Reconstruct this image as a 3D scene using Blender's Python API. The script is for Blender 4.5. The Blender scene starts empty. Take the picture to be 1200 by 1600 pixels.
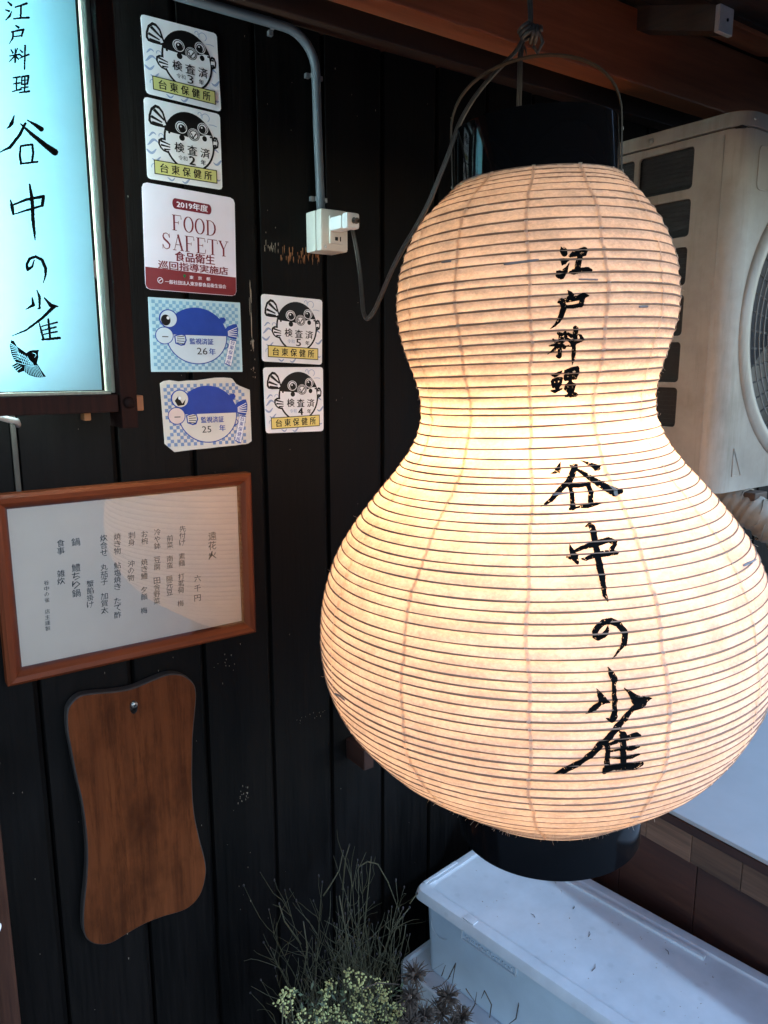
import bpy, bmesh, math, random
import numpy as np
from mathutils import Vector, Matrix, noise

# ------------------------------------------------------------------ camera, sky, sun, exposure
SC = bpy.context.scene
COL = SC.collection
EYE = 1.5                       # height of the eye above the pavement; lengths in metres
FPX, HORIZON, VPX = 1200.0, 567.0, 2308.0
PITCH = math.atan((800 - HORIZON) / FPX)
YAW = math.atan((VPX - 600) / math.hypot(FPX, 800 - HORIZON))
F_ = np.array([math.cos(YAW), math.sin(YAW), 0.0])
R_ = np.array([math.sin(YAW), -math.cos(YAW), 0.0])
Z_ = np.array([0.0, 0.0, 1.0])
FW = F_ * math.cos(PITCH) - Z_ * math.sin(PITCH)
UP = F_ * math.sin(PITCH) + Z_ * math.cos(PITCH)

cam = bpy.data.cameras.new('camera')
cam.sensor_fit = 'VERTICAL'
cam.sensor_height = 24.0
cam.lens = 24.0 * FPX / 1600.0
cam.clip_start = 0.02
cam.clip_end = 500.0
camo = bpy.data.objects.new('camera', cam)
COL.objects.link(camo)
camo.matrix_world = Matrix(((R_[0], UP[0], -FW[0], 0), (R_[1], UP[1], -FW[1], 0), (R_[2], UP[2], -FW[2], EYE), (0, 0, 0, 1)))
SC.camera = camo

SUN_DIR = Vector((0.50, -0.85, 0.80)).normalized()      # towards the light
w = bpy.data.worlds.new('World')
SC.world = w
w.use_nodes = True
nt = w.node_tree
for n in list(nt.nodes):
    nt.nodes.remove(n)
sky = nt.nodes.new('ShaderNodeTexSky')
sky.sky_type = 'NISHITA'
sky.sun_disc = False
sky.sun_elevation = math.asin(SUN_DIR.z)
sky.sun_rotation = math.atan2(SUN_DIR.x, SUN_DIR.y)
sky.ozone_density = 2.5
sky.dust_density = 0.2
bg = nt.nodes.new('ShaderNodeBackground')
bg.inputs['Strength'].default_value = 0.15
wo = nt.nodes.new('ShaderNodeOutputWorld')
nt.links.new(sky.outputs[0], bg.inputs['Color'])
nt.links.new(bg.outputs[0], wo.inputs['Surface'])

sl = bpy.data.lights.new('sun', 'SUN')
sl.energy = 0.75
sl.angle = math.radians(3.0)
sl.color = (0.40, 0.66, 1.0)
so = bpy.data.objects.new('sun', sl)
COL.objects.link(so)
so.rotation_euler = SUN_DIR.to_track_quat('Z', 'Y').to_euler()
so.location = (3, -6, 8)

SC.view_settings.view_transform = 'Standard'
SC.view_settings.look = 'None'
SC.view_settings.exposure = 1.75
SC.view_settings.gamma = 1.0
SC.view_settings.use_curve_mapping = False
SC.cycles.use_denoising = True
SC.cycles.max_bounces = 14
SC.cycles.diffuse_bounces = 8
SC.cycles.glossy_bounces = 4
SC.cycles.transmission_bounces = 10
SC.cycles.transparent_max_bounces = 10
SC.cycles.sample_clamp_indirect = 6.0
BULB_POWER = 35.0
TUBE_POWER = 30.0

rnd = random.Random(7)

# ------------------------------------------------------------------ projection helpers (a pixel of the photograph -> a point on a real plane)
def ray(u, v):
    return FW + R_ * ((u - 600) / FPX) - UP * ((v - 800) / FPX)
def onY(u, v, Y):
    r = ray(u, v); return r * (Y / r[1])
def onZ(u, v, z):
    r = ray(u, v); return r * (z / r[2])
def onX(u, v, x):
    r = ray(u, v); return r * (x / r[0])
def far(u, v, d):
    return ray(u, v) * d

# ------------------------------------------------------------------ materials
def mat(name):
    m = bpy.data.materials.new(name)
    m.use_nodes = True
    t = m.node_tree
    return m, t, t.nodes['Principled BSDF'], t.nodes['Material Output']
def N(t, kind, **kw):
    n = t.nodes.new(kind)
    for k, v in kw.items():
        setattr(n, k, v)
    return n
def coords(t, scale=(1, 1, 1), kind='Object'):
    tc = N(t, 'ShaderNodeTexCoord')
    mp = N(t, 'ShaderNodeMapping')
    mp.inputs['Scale'].default_value = scale
    t.links.new(tc.outputs[kind], mp.inputs['Vector'])
    return mp
def noise_tex(t, vec, scale, detail=4, rough=0.6):
    n = N(t, 'ShaderNodeTexNoise')
    n.inputs['Scale'].default_value = scale
    n.inputs['Detail'].default_value = detail
    n.inputs['Roughness'].default_value = rough
    t.links.new(vec.outputs[0], n.inputs['Vector'])
    return n
def ramp(t, src, stops):
    r = N(t, 'ShaderNodeValToRGB')
    e = r.color_ramp.elements
    while len(e) < len(stops):
        e.new(0.5)
    for k, (p, c) in enumerate(stops):
        e[k].position = p
        e[k].color = (*c, 1) if len(c) == 3 else c
    t.links.new(src, r.inputs[0])
    return r
def bump(t, src, b, strength, dist=0.002):
    n = N(t, 'ShaderNodeBump')
    n.inputs['Strength'].default_value = strength
    n.inputs['Distance'].default_value = dist
    t.links.new(src, n.inputs['Height'])
    t.links.new(n.outputs[0], b.inputs['Normal'])
    return n
def plain(name, c, rough=0.6, var=0.12, scale=60, bmp=0.08, metal=0.0, spec=0.5, coat=0.0):
    m, t, b, o = mat(name)
    v = coords(t)
    n = noise_tex(t, v, scale)
    r = ramp(t, n.outputs[0], [(0.25, tuple(x * (1 - var) for x in c)), (0.75, tuple(min(1, x * (1 + var)) for x in c))])
    t.links.new(r.outputs[0], b.inputs['Base Color'])
    b.inputs['Roughness'].default_value = rough
    b.inputs['Metallic'].default_value = metal
    b.inputs['Specular IOR Level'].default_value = spec
    b.inputs['Coat Weight'].default_value = coat
    if bmp:
        bump(t, n.outputs[0], b, bmp, 0.001)
    return m
def wood(name, dark, light, axis='Z', rough=0.5, grain=1.0, bmp=0.25, spec=0.4, rnd_obj=0.25, knots=False):
    m, t, b, o = mat(name)
    s = {'X': (3, 60, 60), 'Y': (60, 3, 60), 'Z': (60, 60, 3)}[axis]
    s2 = {'X': (.8, 9, 9), 'Y': (9, .8, 9), 'Z': (9, 9, .8)}[axis]
    oi = N(t, 'ShaderNodeObjectInfo')
    tc = N(t, 'ShaderNodeTexCoord')
    ad = N(t, 'ShaderNodeVectorMath', operation='MULTIPLY_ADD')
    cmb = N(t, 'ShaderNodeCombineXYZ')
    for k in range(3):
        t.links.new(oi.outputs['Random'], cmb.inputs[k])
    ad.inputs[1].default_value = (7, 5, 9)
    t.links.new(cmb.outputs[0], ad.inputs[0])
    t.links.new(tc.outputs['Object'], ad.inputs[2])
    def mp(sc):
        n = N(t, 'ShaderNodeMapping'); n.inputs['Scale'].default_value = sc
        t.links.new(ad.outputs[0], n.inputs['Vector']); return n
    fine = noise_tex(t, mp(s), 3.0 * grain, 6, 0.65)
    big = noise_tex(t, mp(s2), 1.6, 4, 0.6)
    mx = N(t, 'ShaderNodeMath', operation='MULTIPLY_ADD')
    mx.inputs[1].default_value = 0.5
    t.links.new(fine.outputs[0], mx.inputs[0])
    h = N(t, 'ShaderNodeMath', operation='MULTIPLY'); h.inputs[1].default_value = 0.5
    t.links.new(big.outputs[0], h.inputs[0])
    t.links.new(h.outputs[0], mx.inputs[2])
    mid = tuple((a + c) / 2 for a, c in zip(dark, light))
    r = ramp(t, mx.outputs[0], [(0.36, dark), (0.5, mid), (0.64, light)])
    hs = N(t, 'ShaderNodeHueSaturation')
    mr = N(t, 'ShaderNodeMapRange')
    mr.inputs['To Min'].default_value = 1 - rnd_obj
    mr.inputs['To Max'].default_value = 1 + rnd_obj
    t.links.new(oi.outputs['Random'], mr.inputs['Value'])
    t.links.new(mr.outputs[0], hs.inputs['Value'])
    t.links.new(r.outputs[0], hs.inputs['Color'])
    t.links.new(hs.outputs[0], b.inputs['Base Color'])
    rr = ramp(t, mx.outputs[0], [(0.3, (rough * .8,) * 3), (0.7, (min(1, rough * 1.25),) * 3)])
    t.links.new(rr.outputs[0], b.inputs['Roughness'])
    b.inputs['Specular IOR Level'].default_value = spec
    bump(t, fine.outputs[0], b, bmp, 0.001)
    return m
def emis(name, c, s):
    m, t, b, o = mat(name)
    b.inputs['Base Color'].default_value = (*c, 1)
    b.inputs['Emission Color'].default_value = (*c, 1)
    b.inputs['Emission Strength'].default_value = s
    return m
def sheet(name, refl, trans, k, rough_scale=260, bmp=0.35, var=0.1, stretch=(1, 1, 1)):
    """paper-like sheet: part of the light goes back, part goes through"""
    m, t, b, o = mat(name)
    t.nodes.remove(b)
    d = N(t, 'ShaderNodeBsdfDiffuse'); tr = N(t, 'ShaderNodeBsdfTranslucent'); mx = N(t, 'ShaderNodeMixShader')
    mx.inputs[0].default_value = k
    v = coords(t, stretch)
    n1 = noise_tex(t, v, rough_scale, 6, 0.7)
    n2 = noise_tex(t, v, rough_scale / 9, 4, 0.6)
    ad = N(t, 'ShaderNodeMath', operation='ADD'); t.links.new(n1.outputs[0], ad.inputs[0]); t.links.new(n2.outputs[0], ad.inputs[1])
    lo, hi = 0.8, 1.2
    for bs, c in ((d, refl), (tr, trans)):
        mr = ramp(t, ad.outputs[0], [(0.0, tuple(x * (1 - 2 * var) for x in c)), (1.0, tuple(min(1, x * (1 + .4 * var)) for x in c))])
        sc = N(t, 'ShaderNodeMapRange'); sc.inputs['From Min'].default_value = lo; sc.inputs['From Max'].default_value = hi
        t.links.new(ad.outputs[0], sc.inputs['Value']); t.links.new(sc.outputs[0], mr.inputs[0])
        t.links.new(mr.outputs[0], bs.inputs['Color'])
    bp = N(t, 'ShaderNodeBump'); bp.inputs['Strength'].default_value = bmp; bp.inputs['Distance'].default_value = 0.001
    t.links.new(ad.outputs[0], bp.inputs['Height'])
    t.links.new(bp.outputs[0], d.inputs['Normal'])
    t.links.new(d.outputs[0], mx.inputs[1]); t.links.new(tr.outputs[0], mx.inputs[2])
    t.links.new(mx.outputs[0], o.inputs['Surface'])
    return m
def glass_pane(name):
    m, t, b, o = mat(name)
    t.nodes.remove(b)
    tr = N(t, 'ShaderNodeBsdfTransparent'); g = N(t, 'ShaderNodeBsdfGlossy'); fr = N(t, 'ShaderNodeFresnel'); mx = N(t, 'ShaderNodeMixShader')
    g.inputs['Roughness'].default_value = 0.015
    fr.inputs['IOR'].default_value = 1.75
    t.links.new(fr.outputs[0], mx.inputs[0]); t.links.new(tr.outputs[0], mx.inputs[1]); t.links.new(g.outputs[0], mx.inputs[2])
    t.links.new(mx.outputs[0], o.inputs['Surface'])
    return m

M = {}
M['board'] = wood('charred_board', (.0005, .0004, .0004), (.0064, .0048, .0041), 'Z', 0.6, 1.0, 0.7, 0.12, 0.2)
M['bare'] = wood('bare_wood', (.20, .085, .035), (.42, .20, .09), 'Z', 0.7, 1.0, 0.3, 0.2)
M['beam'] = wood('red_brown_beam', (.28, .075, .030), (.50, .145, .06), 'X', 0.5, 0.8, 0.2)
M['beamdark'] = wood('dark_brown_beam', (.025, .012, .008), (.055, .026, .016), 'X', 0.55, 0.8, 0.2)
M['deck'] = wood('roof_board', (.020, .012, .009), (.055, .028, .017), 'X', 0.65, 0.8, 0.25)
M['rafter'] = wood('rafter_wood', (.028, .020, .016), (.07, .043, .028), 'Y', 0.6, 0.8, 0.25)
M['white_end'] = plain('white_end_paint', (.55, .53, .52), 0.6, 0.15)
M['signwood'] = wood('sign_frame_wood', (.012, .005, .004), (.036, .013, .009), 'Z', 0.75, 1.0, 0.25, 0.12)
M['litwood'] = wood('lit_strip_wood', (.22, .19, .13), (.38, .33, .24), 'Z', 0.6, 1.0, 0.3)  # inner faces of the sign frame, the panel's light put into the pale colour
M['tenon'] = wood('orange_tenon_wood', (.20, .07, .025), (.36, .15, .06), 'Z', 0.6, 1.0, 0.3)
M['frame'] = wood('picture_frame_wood', (.095, .018, .005), (.205, .042, .011), 'X', 0.45, 0.8, 0.12, 0.22, 0.1)
M['frame_v'] = wood('picture_frame_wood_upright', (.095, .018, .005), (.205, .042, .011), 'Z', 0.45, 0.8, 0.12, 0.22, 0.1)
M['plaque'] = wood('plaque_wood', (.080, .021, .0065), (.165, .046, .0145), 'Z', 0.75, 0.7, 0.25, 0.10, 0.0)
def stained(m, scale, lo, hi, c):
    t = m.node_tree; b = t.nodes['Principled BSDF']
    src = b.inputs['Base Color'].links[0].from_socket
    v = coords(t, (1, 1, .55))
    n = noise_tex(t, v, scale, 5, 0.65)
    r = ramp(t, n.outputs[0], [(lo, c), (hi, (1, 1, 1))])
    v2 = coords(t, (55, 55, 5)); n2 = noise_tex(t, v2, 1.6, 5, 0.75)
    r2 = ramp(t, n2.outputs[0], [(.34, (.62, .60, .58)), (.5, (1, 1, 1))])
    for rr in (r, r2):
        mx = N(t, 'ShaderNodeMix', data_type='RGBA', blend_type='MULTIPLY'); mx.inputs[0].default_value = 1.0
        t.links.new(src, mx.inputs[6]); t.links.new(rr.outputs[0], mx.inputs[7]); src = mx.outputs[2]
    t.links.new(src, b.inputs['Base Color'])
stained(M['plaque'], 14, .30, .56, (.42, .40, .38))
M['plaque_edge'] = wood('plaque_edge_wood', (.03, .022, .018), (.06, .045, .036), 'Z', 0.7, 0.7, 0.3)
M['joint'] = wood('weathered_strip', (.035, .030, .026), (.085, .07, .055), 'Z', 0.7, 1.0, 0.3)
M['post'] = wood('door_post_wood', (.022, .009, .006), (.055, .021, .012), 'Z', 0.75, 1.0, 0.25, 0.12)
M['bench'] = wood('bench_panel_wood', (.028, .010, .007), (.06, .021, .013), 'Y', 0.55, 0.8, 0.25)
M['benchrail'] = wood('bench_rail_wood', (.085, .046, .029), (.20, .11, .07), 'Y', 0.6, 0.9, 0.3, 0.3, 0.45)
M['bench_top'] = plain('pale_bench_top', (.36, .37, .38), 0.45, 0.06, 14, 0.05)
M['lacquer_dull'] = plain('black_lacquer_dull', (.003, .0032, .004), 0.13, 0.1, 40, 0.0, 0, 0.28)
M['lacquer'] = plain('black_lacquer', (.003, .0032, .004), 0.07, 0.1, 40, 0.0, 0, 0.5, 0.2)
M['washi'] = sheet('washi_paper', (.70, .66, .60), (.90, .69, .485), 0.5, 230, 0.9, 0.13, (1, 1, 1.6))
M['washi2'] = sheet('washi_overlap', (.80, .76, .70), (.84, .70, .54), 0.74, 300, 0.5, 0.1)
M['rib'] = plain('bamboo_rib', (.24, .145, .095), 0.6, 0.2)
M['ribend'] = plain('bamboo_rib_end', (.20, .19, .20), 0.7, 0.2)
M['ink'] = plain('brush_ink', (.004, .004, .0042), 0.9, 0.1, 200, 0.0, 0, 0.05)
M['bulb'] = emis('bulb_light', (1.0, .625, .35), BULB_POWER)
M['brass'] = plain('socket_metal', (.3, .28, .25), 0.4, 0.1, 50, 0.0, 0.9)
M['band'] = plain('bent_bamboo_handle', (.05, .038, .028), 0.35, 0.3, 40, 0.1)
M['cord'] = plain('grey_brown_cord', (.085, .072, .062), 0.45, 0.12, 80, 0.02)
M['pvc'] = plain('grey_pvc', (.09, .105, .12), 0.45, 0.1, 30, 0.05)
M['clamp'] = plain('clamp_metal', (.22, .22, .23), 0.4, 0.1, 30, 0.0, 0.6)
M['ivory'] = plain('ivory_plastic', (.62, .59, .52), 0.4, 0.07, 30, 0.03)
M['whiteplastic'] = plain('white_plug_plastic', (.76, .76, .74), 0.3, 0.04, 30, 0.0)
M['screw'] = plain('screw_steel', (.42, .40, .36), 0.35, 0.15, 90, 0.05, 0.9)
M['darkhole'] = plain('dark_hole', (.006, .006, .006), 0.9, 0.1, 40, 0)
M['acrylic'] = sheet('sign_acrylic', (.78, .82, .84), (.34, .50, .54), 0.62, 40, 0.0, 0.015)
M['tube'] = emis('fluorescent_tube', (.66, .95, 1.0), TUBE_POWER)
M['reflector'] = plain('white_reflector', (.8, .82, .83), 0.6, 0.03)
M['paper'] = plain('menu_paper', (.80, .66, .54), 0.7, 0.03, 25, 0.02)
M['print'] = plain('printed_ink', (.02, .018, .018), 0.6, 0.1, 200, 0)
M['pane'] = glass_pane('frame_glass')
M['st_white'] = plain('sticker_white', (.86, .86, .88), 0.38, 0.07, 22, 0.04, 0, 0.15)
M['st_wave'] = plain('sticker_wave_blue', (.34, .42, .60), 0.38, 0.1, 30, 0.0, 0, 0.15)
M['st_black'] = plain('sticker_black', (.007, .0065, .0065), 0.38, 0.1, 60, 0.0, 0, 0.15)
M['st_yellow'] = plain('sticker_yellow', (.78, .64, .20), 0.38, 0.06, 30, 0.0, 0, 0.15)
M['st_olive'] = plain('sticker_faded_yellow', (.62, .60, .22), 0.38, 0.06, 30, 0.0, 0, 0.15)
M['st_lilac'] = plain('certificate_pale', (.84, .76, .84), 0.35, 0.04, 20, 0.03, 0, 0.15)
M['st_red'] = plain('certificate_red', (.22, .030, .035), 0.35, 0.08, 30, 0.0, 0, 0.15)
M['st_redprint'] = plain('certificate_red_print', (.20, .022, .035), 0.4, 0.08, 30, 0.0, 0, 0.15)
M['st_green'] = plain('certificate_green', (.02, .16, .05), 0.4, 0.08, 30, 0.0, 0, 0.15)
M['st_sky'] = plain('sticker_pale_blue', (.50, .68, .74), 0.4, 0.08, 22, 0.04, 0, 0.15)
M['st_check'] = plain('sticker_check_blue', (.22, .42, .58), 0.4, 0.15, 30, 0.0, 0, 0.15)
M['st_navy'] = plain('sticker_navy', (.020, .060, .33), 0.35, 0.15, 30, 0.0, 0, 0.15)
M['st_belly'] = plain('sticker_belly', (.62, .70, .76), 0.4, 0.06, 22, 0.0, 0, 0.15)
M['st_cream'] = plain('sticker_faded_cream', (.70, .64, .56), 0.45, 0.1, 18, 0.0, 0, 0.15)
M['st_pink'] = plain('sticker_pink', (.74, .56, .50), 0.4, 0.06, 22, 0.0, 0, 0.15)
M['st_sun'] = plain('sticker_faded_blue', (.20, .28, .46), 0.45, 0.2, 26, 0.0, 0, 0.15)
M['grille_dark'] = plain('coil_dark', (.018, .016, .015), 0.6, 0.2, 120, 0.1)
M['grille_wire'] = plain('fan_guard_wire', (.13, .12, .11), 0.45, 0.15, 60, 0.05)
M['blade'] = plain('fan_blade_plastic', (.05, .05, .055), 0.5, 0.1, 30, 0.0)
M['wrap'] = plain('pipe_wrap_tape', (.21, .175, .13), 0.6, 0.12, 40, 0.2)
M['stem'] = plain('dry_green_stem', (.052, .044, .018), 0.7, 0.3, 60, 0.0)
M['stem2'] = plain('dry_brown_stem', (.045, .028, .018), 0.8, 0.3, 60, 0.0)
M['seed'] = plain('dark_seed_head', (.03, .022, .02), 0.8, 0.3, 90, 0.0)
M['floret'] = plain('yellow_white_floret', (.36, .34, .13), 0.7, 0.2, 120, 0.0)
M['leaf'] = plain('grey_green_leaf', (.06, .075, .035), 0.7, 0.3, 60, 0.0)
M['drybrown'] = plain('withered_brown_leaf', (.050, .032, .021), 0.85, 0.35, 90, 0.0)
M['pot'] = plain('brown_planter', (.05, .04, .035), 0.7, 0.15, 30, 0.1)
M['cable'] = plain('white_cable', (.55, .55, .54), 0.5, 0.05, 30, 0)
M['chip'] = plain('pale_chip', (.30, .24, .18), 0.8, 0.3, 90, 0)

def ac_metal():
    m, t, b, o = mat('aged_beige_metal')
    v = coords(t)
    n = noise_tex(t, v, 9, 6, 0.65)
    n2 = noise_tex(t, v, 120, 4, 0.6)
    r = ramp(t, n.outputs[0], [(0.3, (.25, .22, .18)), (0.55, (.34, .305, .255)), (0.75, (.37, .335, .285))])
    sv = coords(t, (26, 26, 3.2)); sn = noise_tex(t, sv, 1.0, 5, 0.7)
    sr = ramp(t, sn.outputs[0], [(.30, (.74, .72, .68)), (.48, (1, 1, 1))])
    mx = N(t, 'ShaderNodeMix', data_type='RGBA', blend_type='MULTIPLY'); mx.inputs[0].default_value = 1.0
    t.links.new(r.outputs[0], mx.inputs[6]); t.links.new(sr.outputs[0], mx.inputs[7])
    t.links.new(mx.outputs[2], b.inputs['Base Color'])
    b.inputs['Roughness'].default_value = 0.38
    bump(t, n2.outputs[0], b, 0.05, 0.001)
    return m
M['ac'] = ac_metal()
def lid_plastic(name, c, blot, scuff=.16):
    m, t, b, o = mat(name)
    v = coords(t)
    n = noise_tex(t, v, 11, 5, 0.65)
    sp = N(t, 'ShaderNodeTexVoronoi'); sp.inputs['Scale'].default_value = 38
    t.links.new(v.outputs[0], sp.inputs['Vector'])
    spr = ramp(t, sp.outputs['Distance'], [(0.10, (1 - blot,) * 3), (0.22, (1, 1, 1))])
    r = ramp(t, n.outputs[0], [(0.28, tuple(x * (1 - scuff) for x in c)), (0.7, c)])
    mx = N(t, 'ShaderNodeMix', data_type='RGBA', blend_type='MULTIPLY')
    mx.inputs[0].default_value = 1.0
    t.links.new(r.outputs[0], mx.inputs[6]); t.links.new(spr.outputs[0], mx.inputs[7])
    t.links.new(mx.outputs[2], b.inputs['Base Color'])
    rr = ramp(t, n.outputs[0], [(0.3, (.3,) * 3), (0.7, (.48,) * 3)])
    t.links.new(rr.outputs[0], b.inputs['Roughness'])
    n2 = noise_tex(t, v, 70, 4, 0.6)
    bump(t, n2.outputs[0], b, 0.12, 0.001)
    return m
M['lid'] = lid_plastic('storage_lid_plastic', (.54, .57, .60), 0.09, .24)
M['bin'] = lid_plastic('storage_bin_plastic', (.46, .54, .60), 0.03)
def asphalt():
    m, t, b, o = mat('asphalt')
    v = coords(t)
    n = noise_tex(t, v, 180, 8, 0.7)
    r = ramp(t, n.outputs[0], [(0.3, (.03, .03, .032)), (0.7, (.07, .068, .066))])
    t.links.new(r.outputs[0], b.inputs['Base Color'])
    b.inputs['Roughness'].default_value = 0.85
    bump(t, n.outputs[0], b, 0.5, 0.004)
    return m
M['asphalt'] = asphalt()

# ------------------------------------------------------------------ mesh helpers
BASE = {}
class MB:
    def __init__(s):
        s.v = []; s.f = []
    def add(s, vs, fs):
        k = len(s.v)
        s.v += [tuple(map(float, p)) for p in vs]
        s.f += [tuple(i + k for i in f) for f in fs]
        return s
    def quad(s, a, b, c, d):
        return s.add([a, b, c, d], [(0, 1, 2, 3)])
    def box(s, x0, x1, y0, y1, z0, z1, bev=0.0, mtx=None):
        if bev <= 0:
            vs = [(x, y, z) for x in (x0, x1) for y in (y0, y1) for z in (z0, z1)]
            fs = [(0, 1, 3, 2), (4, 6, 7, 5), (0, 4, 5, 1), (2, 3, 7, 6), (0, 2, 6, 4), (1, 5, 7, 3)]
        else:
            bm = bmesh.new()
            bmesh.ops.create_cube(bm, size=1.0)
            for q in bm.verts:
                q.co = ((x0 + x1) / 2 + q.co.x * (x1 - x0), (y0 + y1) / 2 + q.co.y * (y1 - y0), (z0 + z1) / 2 + q.co.z * (z1 - z0))
            bmesh.ops.bevel(bm, geom=bm.edges[:], offset=bev, segments=2, affect='EDGES', profile=0.6)
            bm.verts.index_update()
            vs = [tuple(q.co) for q in bm.verts]
            fs = [tuple(q.index for q in f.verts) for f in bm.faces]
            bm.free()
        if mtx is not None:
            vs = [tuple(mtx @ Vector(p)) for p in vs]
        return s.add(vs, fs)
    def tube(s, pts, r, n=8, cap=True, flat=None):
        """r number or list; flat=(direction, ratio) squashes the section"""
        P = [Vector(p) for p in pts]
        rs = r if isinstance(r, (list, tuple)) else [r] * len(P)
        up = Vector((0, 0, 1))
        vs = []; fs = []
        prev = None
        for i, p in enumerate(P):
            d = (P[min(i + 1, len(P) - 1)] - P[max(i - 1, 0)]).normalized()
            if prev is None:
                a = d.cross(up)
                if a.length < 1e-3: a = d.cross(Vector((1, 0, 0)))
            else:
                a = prev - d * prev.dot(d)
            a.normalize(); prev = a
            b = d.cross(a)
            for k in range(n):
                t = 2 * math.pi * k / n
                vs.append(p + (a * math.cos(t) + b * math.sin(t)) * rs[i])
        for i in range(len(P) - 1):
            for k in range(n):
                fs.append((i * n + k, i * n + (k + 1) % n, (i + 1) * n + (k + 1) % n, (i + 1) * n + k))
        if cap:
            fs.append(tuple(range(n - 1, -1, -1)))
            fs.append(tuple((len(P) - 1) * n + k for k in range(n)))
        return s.add(vs, fs)
    def lathe(s, prof, n=32, mtx=None, closed=False):
        vs = [(r * math.cos(2 * math.pi * k / n), r * math.sin(2 * math.pi * k / n), h) for r, h in prof for k in range(n)]
        fs = []
        m = len(prof)
        for i in range(m if closed else m - 1):
            j = (i + 1) % m
            for k in range(n):
                fs.append((i * n + k, i * n + (k + 1) % n, j * n + (k + 1) % n, j * n + k))
        if mtx is not None:
            vs = [tuple(mtx @ Vector(p)) for p in vs]
        return s.add(vs, fs)
    def prism(s, pts, lo, hi, put):
        """outline pts (a,b) pushed from lo to hi; put(a,b,c)->xyz"""
        n = len(pts)
        vs = [put(a, b, lo) for a, b in pts] + [put(a, b, hi) for a, b in pts]
        fs = [tuple(range(n - 1, -1, -1)), tuple(range(n, 2 * n))]
        fs += [(i, (i + 1) % n, n + (i + 1) % n, n + i) for i in range(n)]
        return s.add(vs, fs)
def mesh_of(name, mb, m, base=(0, 0, 0), smooth=False, recalc=True):
    me = bpy.data.meshes.new(name)
    v = np.array(mb.v, dtype=float) - np.array(base, dtype=float)
    me.from_pydata(v.tolist(), [], mb.f)
    me.update()
    if recalc:
        bm = bmesh.new(); bm.from_mesh(me)
        bmesh.ops.recalc_face_normals(bm, faces=bm.faces[:])
        bm.to_mesh(me); bm.free()
    if m is not None:
        me.materials.append(m)
    if smooth:
        for p in me.polygons:
            p.use_smooth = True
        if smooth == 'auto':
            try:
                me.set_sharp_from_angle(angle=math.radians(35))
            except Exception:
                pass
    return me
def link(name, me, parent=None, base=(0, 0, 0)):
    o = bpy.data.objects.new(name, me)
    COL.objects.link(o)
    if parent is not None:
        o.parent = parent
    else:
        o.location = base
    BASE[o.name] = tuple(base)
    return o
def tag(o, label, cat, group=None, kind=None):
    if label: o['label'] = label
    if cat: o['category'] = cat
    if group: o['group'] = group
    if kind: o['kind'] = kind
    return o
def thing(name, label, cat, base, group=None):
    o = bpy.data.objects.new(name, None)
    o.empty_display_size = 0.05
    COL.objects.link(o)
    o.location = base
    BASE[o.name] = tuple(base)
    return tag(o, label, cat, group)
def part(name, mb, m, parent, smooth=False, label=None, kind=None, recalc=True):
    base = BASE[parent.name]
    o = link(name, mesh_of(name, mb, m, base, smooth, recalc), parent, base)
    if label: o['label'] = label
    if kind: o['kind'] = kind
    return o
def single(name, mb, m, label, cat, base, smooth=False, group=None, kind=None):
    o = link(name, mesh_of(name, mb, m, base, smooth), None, base)
    return tag(o, label, cat, group, kind)

# ------------------------------------------------------------------ lettering helpers
_txt = {}
def glyphs(body, bold=0.0, vertical=False, res=2):
    key = (body, bold, vertical, res)
    if key in _txt: return _txt[key]
    c = bpy.data.curves.new('t', 'FONT')
    c.body = '\n'.join(body) if vertical else body
    c.size = 1.0
    c.resolution_u = res
    c.offset = bold
    if vertical:
        c.space_line = 1.0
        c.align_x = 'CENTER'
    o = bpy.data.objects.new('t', c)
    COL.objects.link(o)
    dg = bpy.context.evaluated_depsgraph_get()
    ev = o.evaluated_get(dg)
    me = ev.to_mesh()
    v = np.array([tuple(q.co)[:2] for q in me.vertices])
    f = [tuple(p.vertices) for p in me.polygons]
    ev.to_mesh_clear()
    bpy.data.objects.remove(o)
    bpy.data.curves.remove(c)
    lo, hi = v.min(0), v.max(0)
    v = (v - lo) / (hi - lo)
    v[:, 1] = 1 - v[:, 1]
    _txt[key] = (v, f)
    return _txt[key]
def text_in(mb, body, x0, y0, x1, y1, put, bold=0.0, vertical=False, rot=0.0, res=2):
    if bold > 0:
        dx = bold * (y1 - y0)
        for k, s_ in enumerate((-1, 0, 1)):
            text_in(mb, body, x0 + s_ * dx, y0 + s_ * dx * .4, x1 + s_ * dx, y1 + s_ * dx * .4, (lambda kk: (lambda A_, B_: put(A_, B_, kk)))(.2 * k) , 0.0, vertical, rot, res)
        return
    put_ = put
    try:
        put(0.0, 0.0)
        put = lambda A_, B_: put_(A_, B_)
    except TypeError:
        pass
    v, f = glyphs(body, 0.0, vertical, res)
    cx, cy = (x0 + x1) / 2, (y0 + y1) / 2
    px = (v[:, 0] - .5) * (x1 - x0); py = (v[:, 1] - .5) * (y1 - y0)
    c, s = math.cos(rot), math.sin(rot)
    mb.add([put(cx + a * c - b * s, cy + a * s + b * c) for a, b in zip(px, py)], f)
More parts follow.
